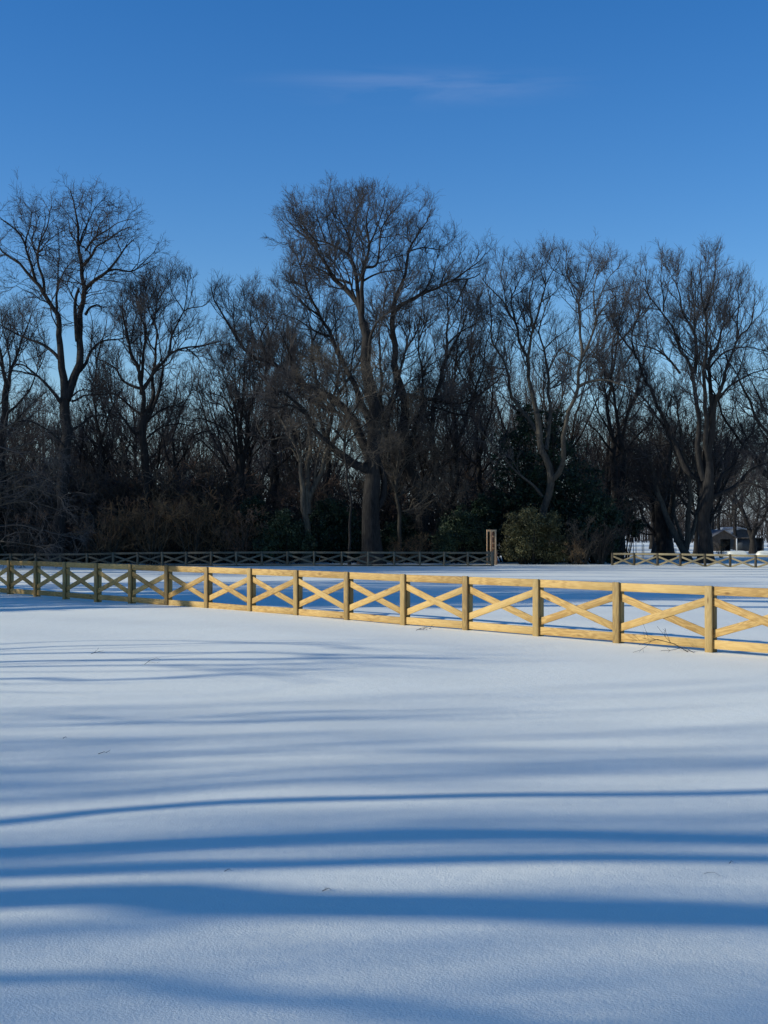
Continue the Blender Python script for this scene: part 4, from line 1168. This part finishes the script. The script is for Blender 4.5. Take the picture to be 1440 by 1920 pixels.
# distant wood on the horizon
def far_wood():
    rng = np.random.default_rng(77)
    N = 3000
    x = rng.uniform(-190, 190, N); y = rng.uniform(330, 420, N)
    h = rng.uniform(7, 14, N)*(1+.25*np.sin(x*.05)+.15*np.sin(x*.17+1))
    P = np.empty((N, 4, 3)); P[:, 0] = np.stack([x, y, np.full(N, -1.3)], 1)
    for k in range(1, 4):
        P[:, k] = P[:, k-1]+np.stack([rng.normal(size=N)*.25, rng.normal(size=N)*.25, h/3], 1)
    Rr = np.linspace(.16, .05, 4)[None]*rng.uniform(.6, 1.2, N)[:, None]
    a = Acc(); V, Q = tubes(P, Rr, 3); a.add(V, Q)
    P2, R2 = spawn(rng, P, Rr, np.full(N, 12), .1, 1., (25, 70), lambda pl, t: 1.8+.3*pl*(1-t), 3, .15, .2, .5, .035)
    V, Q = tubes(P2, R2, 3); a.add(V, Q)
    o = link('distant_wood', a.mesh('distant_wood'), None, M['twig_dark'])
    tag(o, 'hazy belt of leafless woodland on the horizon', 'woodland', kind='stuff')
far_wood()

# ------------------------------------------------------------------ twigs and specks on the snow
def twig(px, py, L, seed, az, label, branches=3, r=.0035, lift=.02):
    rng = np.random.default_rng(seed); x, y = ground_pt(px, py); g = gz(x, y)
    o = np.array([math.cos(az), math.sin(az), 0])
    P = np.array([[[0, 0, .0], o*L*.3+[0, 0, lift], o*L*.65+[0, .02, lift*1.5], o*L+[0, 0, lift*.8]]], float)
    P[0, :, :2] += rng.normal(size=(4, 2))*L*.03
    Rr = np.array([[r, r*.9, r*.7, r*.4]]); a = Acc(); V, Q = tubes(P, Rr, 5); a.add(V, Q)
    if branches:
        P2, R2 = spawn(rng, P, Rr, np.array([branches]), .15, .95, (25, 65), lambda pl, t: .4*pl, 4, .12, .15, .7, r*.5)
        V, Q = tubes(P2, R2, 4); a.add(V, Q)
        P3, R3 = spawn(rng, P2, R2, np.full(len(P2), 2), .3, .95, (25, 65), lambda pl, t: .4*pl, 3, .1, .15, .7, r*.4)
        V, Q = tubes(P3, R3, 3); a.add(V, Q)
    ob = link('fallen_twig', a.mesh('fallen_twig'), None, M['twig_dark']); ob.location = (x, y, g)
    tag(ob, label, 'twig')
twig(1290, 1223, .75, 1, 3.0, 'forked fallen branch leaning on the snow against the bottom rail of the pine fence', 7, .007, .13)
twig(1300, 1224, .3, 6, 2.2, 'short curved twig right of the forked branch at the pine fence', 1, .005, .05)
twig(604, 1671, .05, 2, -.3, 'tiny dark twig lying alone in the centre of the foreground snow', 1, .002, .008)
twig(1316, 1637, .14, 3, -.9, 'thin straight twig on the foreground snow at the right', 0, .0012, .01)
twig(184, 1414, .08, 4, .1, 'small dark scrap of bark on the snow at the left', 1, .003, .01)
twig(272, 1246, .3, 5, .9, 'fine pale twig poking out of the shaded snow at the left', 1, .003, .05)
twig(172, 1226, .2, 8, 0., 'dark crumbs of bark on the shaded snow below the left fence', 2, .004, .02)
twig(118, 1385, .035, 9, 0., 'tiny dark speck of bark left of the small scrap on the snow', 0, .003, .01)
twig(421, 1634, .035, 10, 0., 'tiny speck of bark on the foreground snow left of the centre', 0, .0018, .006)
twig(1367, 1619, .03, 11, .4, 'tiny speck of bark above the thin straight twig', 0, .0018, .006)
twig(780, 1182, .3, 12, -.3, 'low tuft of dead stalks at the foot of a pine fence post', 5, .006, .04)

# ------------------------------------------------------------------ light, sky, camera
w = bpy.data.worlds.new('World'); sc.world = w; w.use_nodes = True
nt = w.node_tree; bg = nt.nodes['Background']; L = nt.links.new
sky = nd(nt, 'ShaderNodeTexSky'); sky.sky_type = 'NISHITA'; sky.sun_disc = False
sky.sun_elevation = SUN_EL; sky.sun_rotation = math.radians(260)
sky.altitude = 200; sky.air_density = 1.0; sky.dust_density = .15; sky.ozone_density = 2.8
hs = nd(nt, 'ShaderNodeHueSaturation', Saturation=1.36, Value=1.13, Hue=.511); L(sky.outputs[0], hs.inputs['Color'])
# a faint wisp of cirrus
tc = nd(nt, 'ShaderNodeTexCoord')
cd = at(800, 165, 1.)-np.array([0, 0, CAMH]); cd = cd/np.linalg.norm(cd)
mp = nd(nt, 'ShaderNodeMapping'); mp.inputs['Scale'].default_value = (5., 5., 42.); mp.inputs['Rotation'].default_value = (0, .03, 0); L(tc.outputs['Generated'], mp.inputs[0])
cn = nd(nt, 'ShaderNodeTexNoise', Scale=1.3, Detail=7., Roughness=.55, Distortion=.6); L(mp.outputs[0], cn.inputs['Vector'])
sb = nd(nt, 'ShaderNodeVectorMath', operation='SUBTRACT'); L(tc.outputs['Generated'], sb.inputs[0]); sb.inputs[1].default_value = tuple(cd)
sx = nd(nt, 'ShaderNodeVectorMath', operation='MULTIPLY'); L(sb.outputs[0], sx.inputs[0]); sx.inputs[1].default_value = (6.6, 6.6, 60.)
ln = nd(nt, 'ShaderNodeVectorMath', operation='LENGTH'); L(sx.outputs[0], ln.inputs[0])
mr = nd(nt, 'ShaderNodeMapRange', interpolation_type='SMOOTHSTEP'); L(ln.outputs['Value'], mr.inputs[0]); mr.inputs[1].default_value = .15; mr.inputs[2].default_value = 1.05; mr.inputs[3].default_value = 1.; mr.inputs[4].default_value = 0.
cr_ = nd(nt, 'ShaderNodeMapRange'); L(cn.outputs[0], cr_.inputs[0]); cr_.inputs[1].default_value = .38; cr_.inputs[2].default_value = .72; cr_.inputs[4].default_value = .24
mu = nd(nt, 'ShaderNodeMath', operation='MULTIPLY'); L(mr.outputs[0], mu.inputs[0]); L(cr_.outputs[0], mu.inputs[1])
mix = nd(nt, 'ShaderNodeMix', data_type='RGBA'); L(mu.outputs[0], mix.inputs[0]); sz = nd(nt, 'ShaderNodeSeparateXYZ'); L(tc.outputs['Generated'], sz.inputs[0])
hz = nd(nt, 'ShaderNodeMapRange', interpolation_type='SMOOTHSTEP'); L(sz.outputs['Z'], hz.inputs[0]); hz.inputs[1].default_value = -.02; hz.inputs[2].default_value = .13; hz.inputs[3].default_value = .85; hz.inputs[4].default_value = 0.
hm = nd(nt, 'ShaderNodeMix', data_type='RGBA'); L(hz.outputs[0], hm.inputs[0]); L(hs.outputs[0], hm.inputs[6]); hm.inputs[7].default_value = (1.75, 2.5, 3.9, 1)
L(hm.outputs[2], mix.inputs[6]); mix.inputs[7].default_value = (3.0, 3.7, 5.6, 1)
L(mix.outputs[2], bg.inputs[0]); bg.inputs[1].default_value = .13

sun = bpy.data.lights.new('sun', 'SUN'); sun.energy = 4.35; sun.angle = math.radians(.53); sun.color = (.96, .965, .87)
so = bpy.data.objects.new('sun', sun); COL.objects.link(so)
v = Vector((SDIR[0]*math.cos(SUN_EL), SDIR[1]*math.cos(SUN_EL), -math.sin(SUN_EL)))
so.rotation_euler = v.to_track_quat('-Z', 'Y').to_euler(); so.location = (-50, -10, 60)

cam = bpy.data.cameras.new('camera'); co = bpy.data.objects.new('camera', cam); COL.objects.link(co)
cam.sensor_fit = 'VERTICAL'; cam.sensor_height = 36.; cam.lens = F*36/1920; cam.clip_end = 9000; cam.clip_start = .1
co.location = (0, 0, CAMH); co.rotation_euler = (math.pi/2+PITCH, 0, 0)
sc.camera = co
sc.cycles.sample_clamp_direct = 8.; sc.cycles.sample_clamp_indirect = 3.
sc.view_settings.view_transform = 'Standard'; sc.view_settings.look = 'None'; sc.view_settings.exposure = 0.; sc.view_settings.gamma = 1
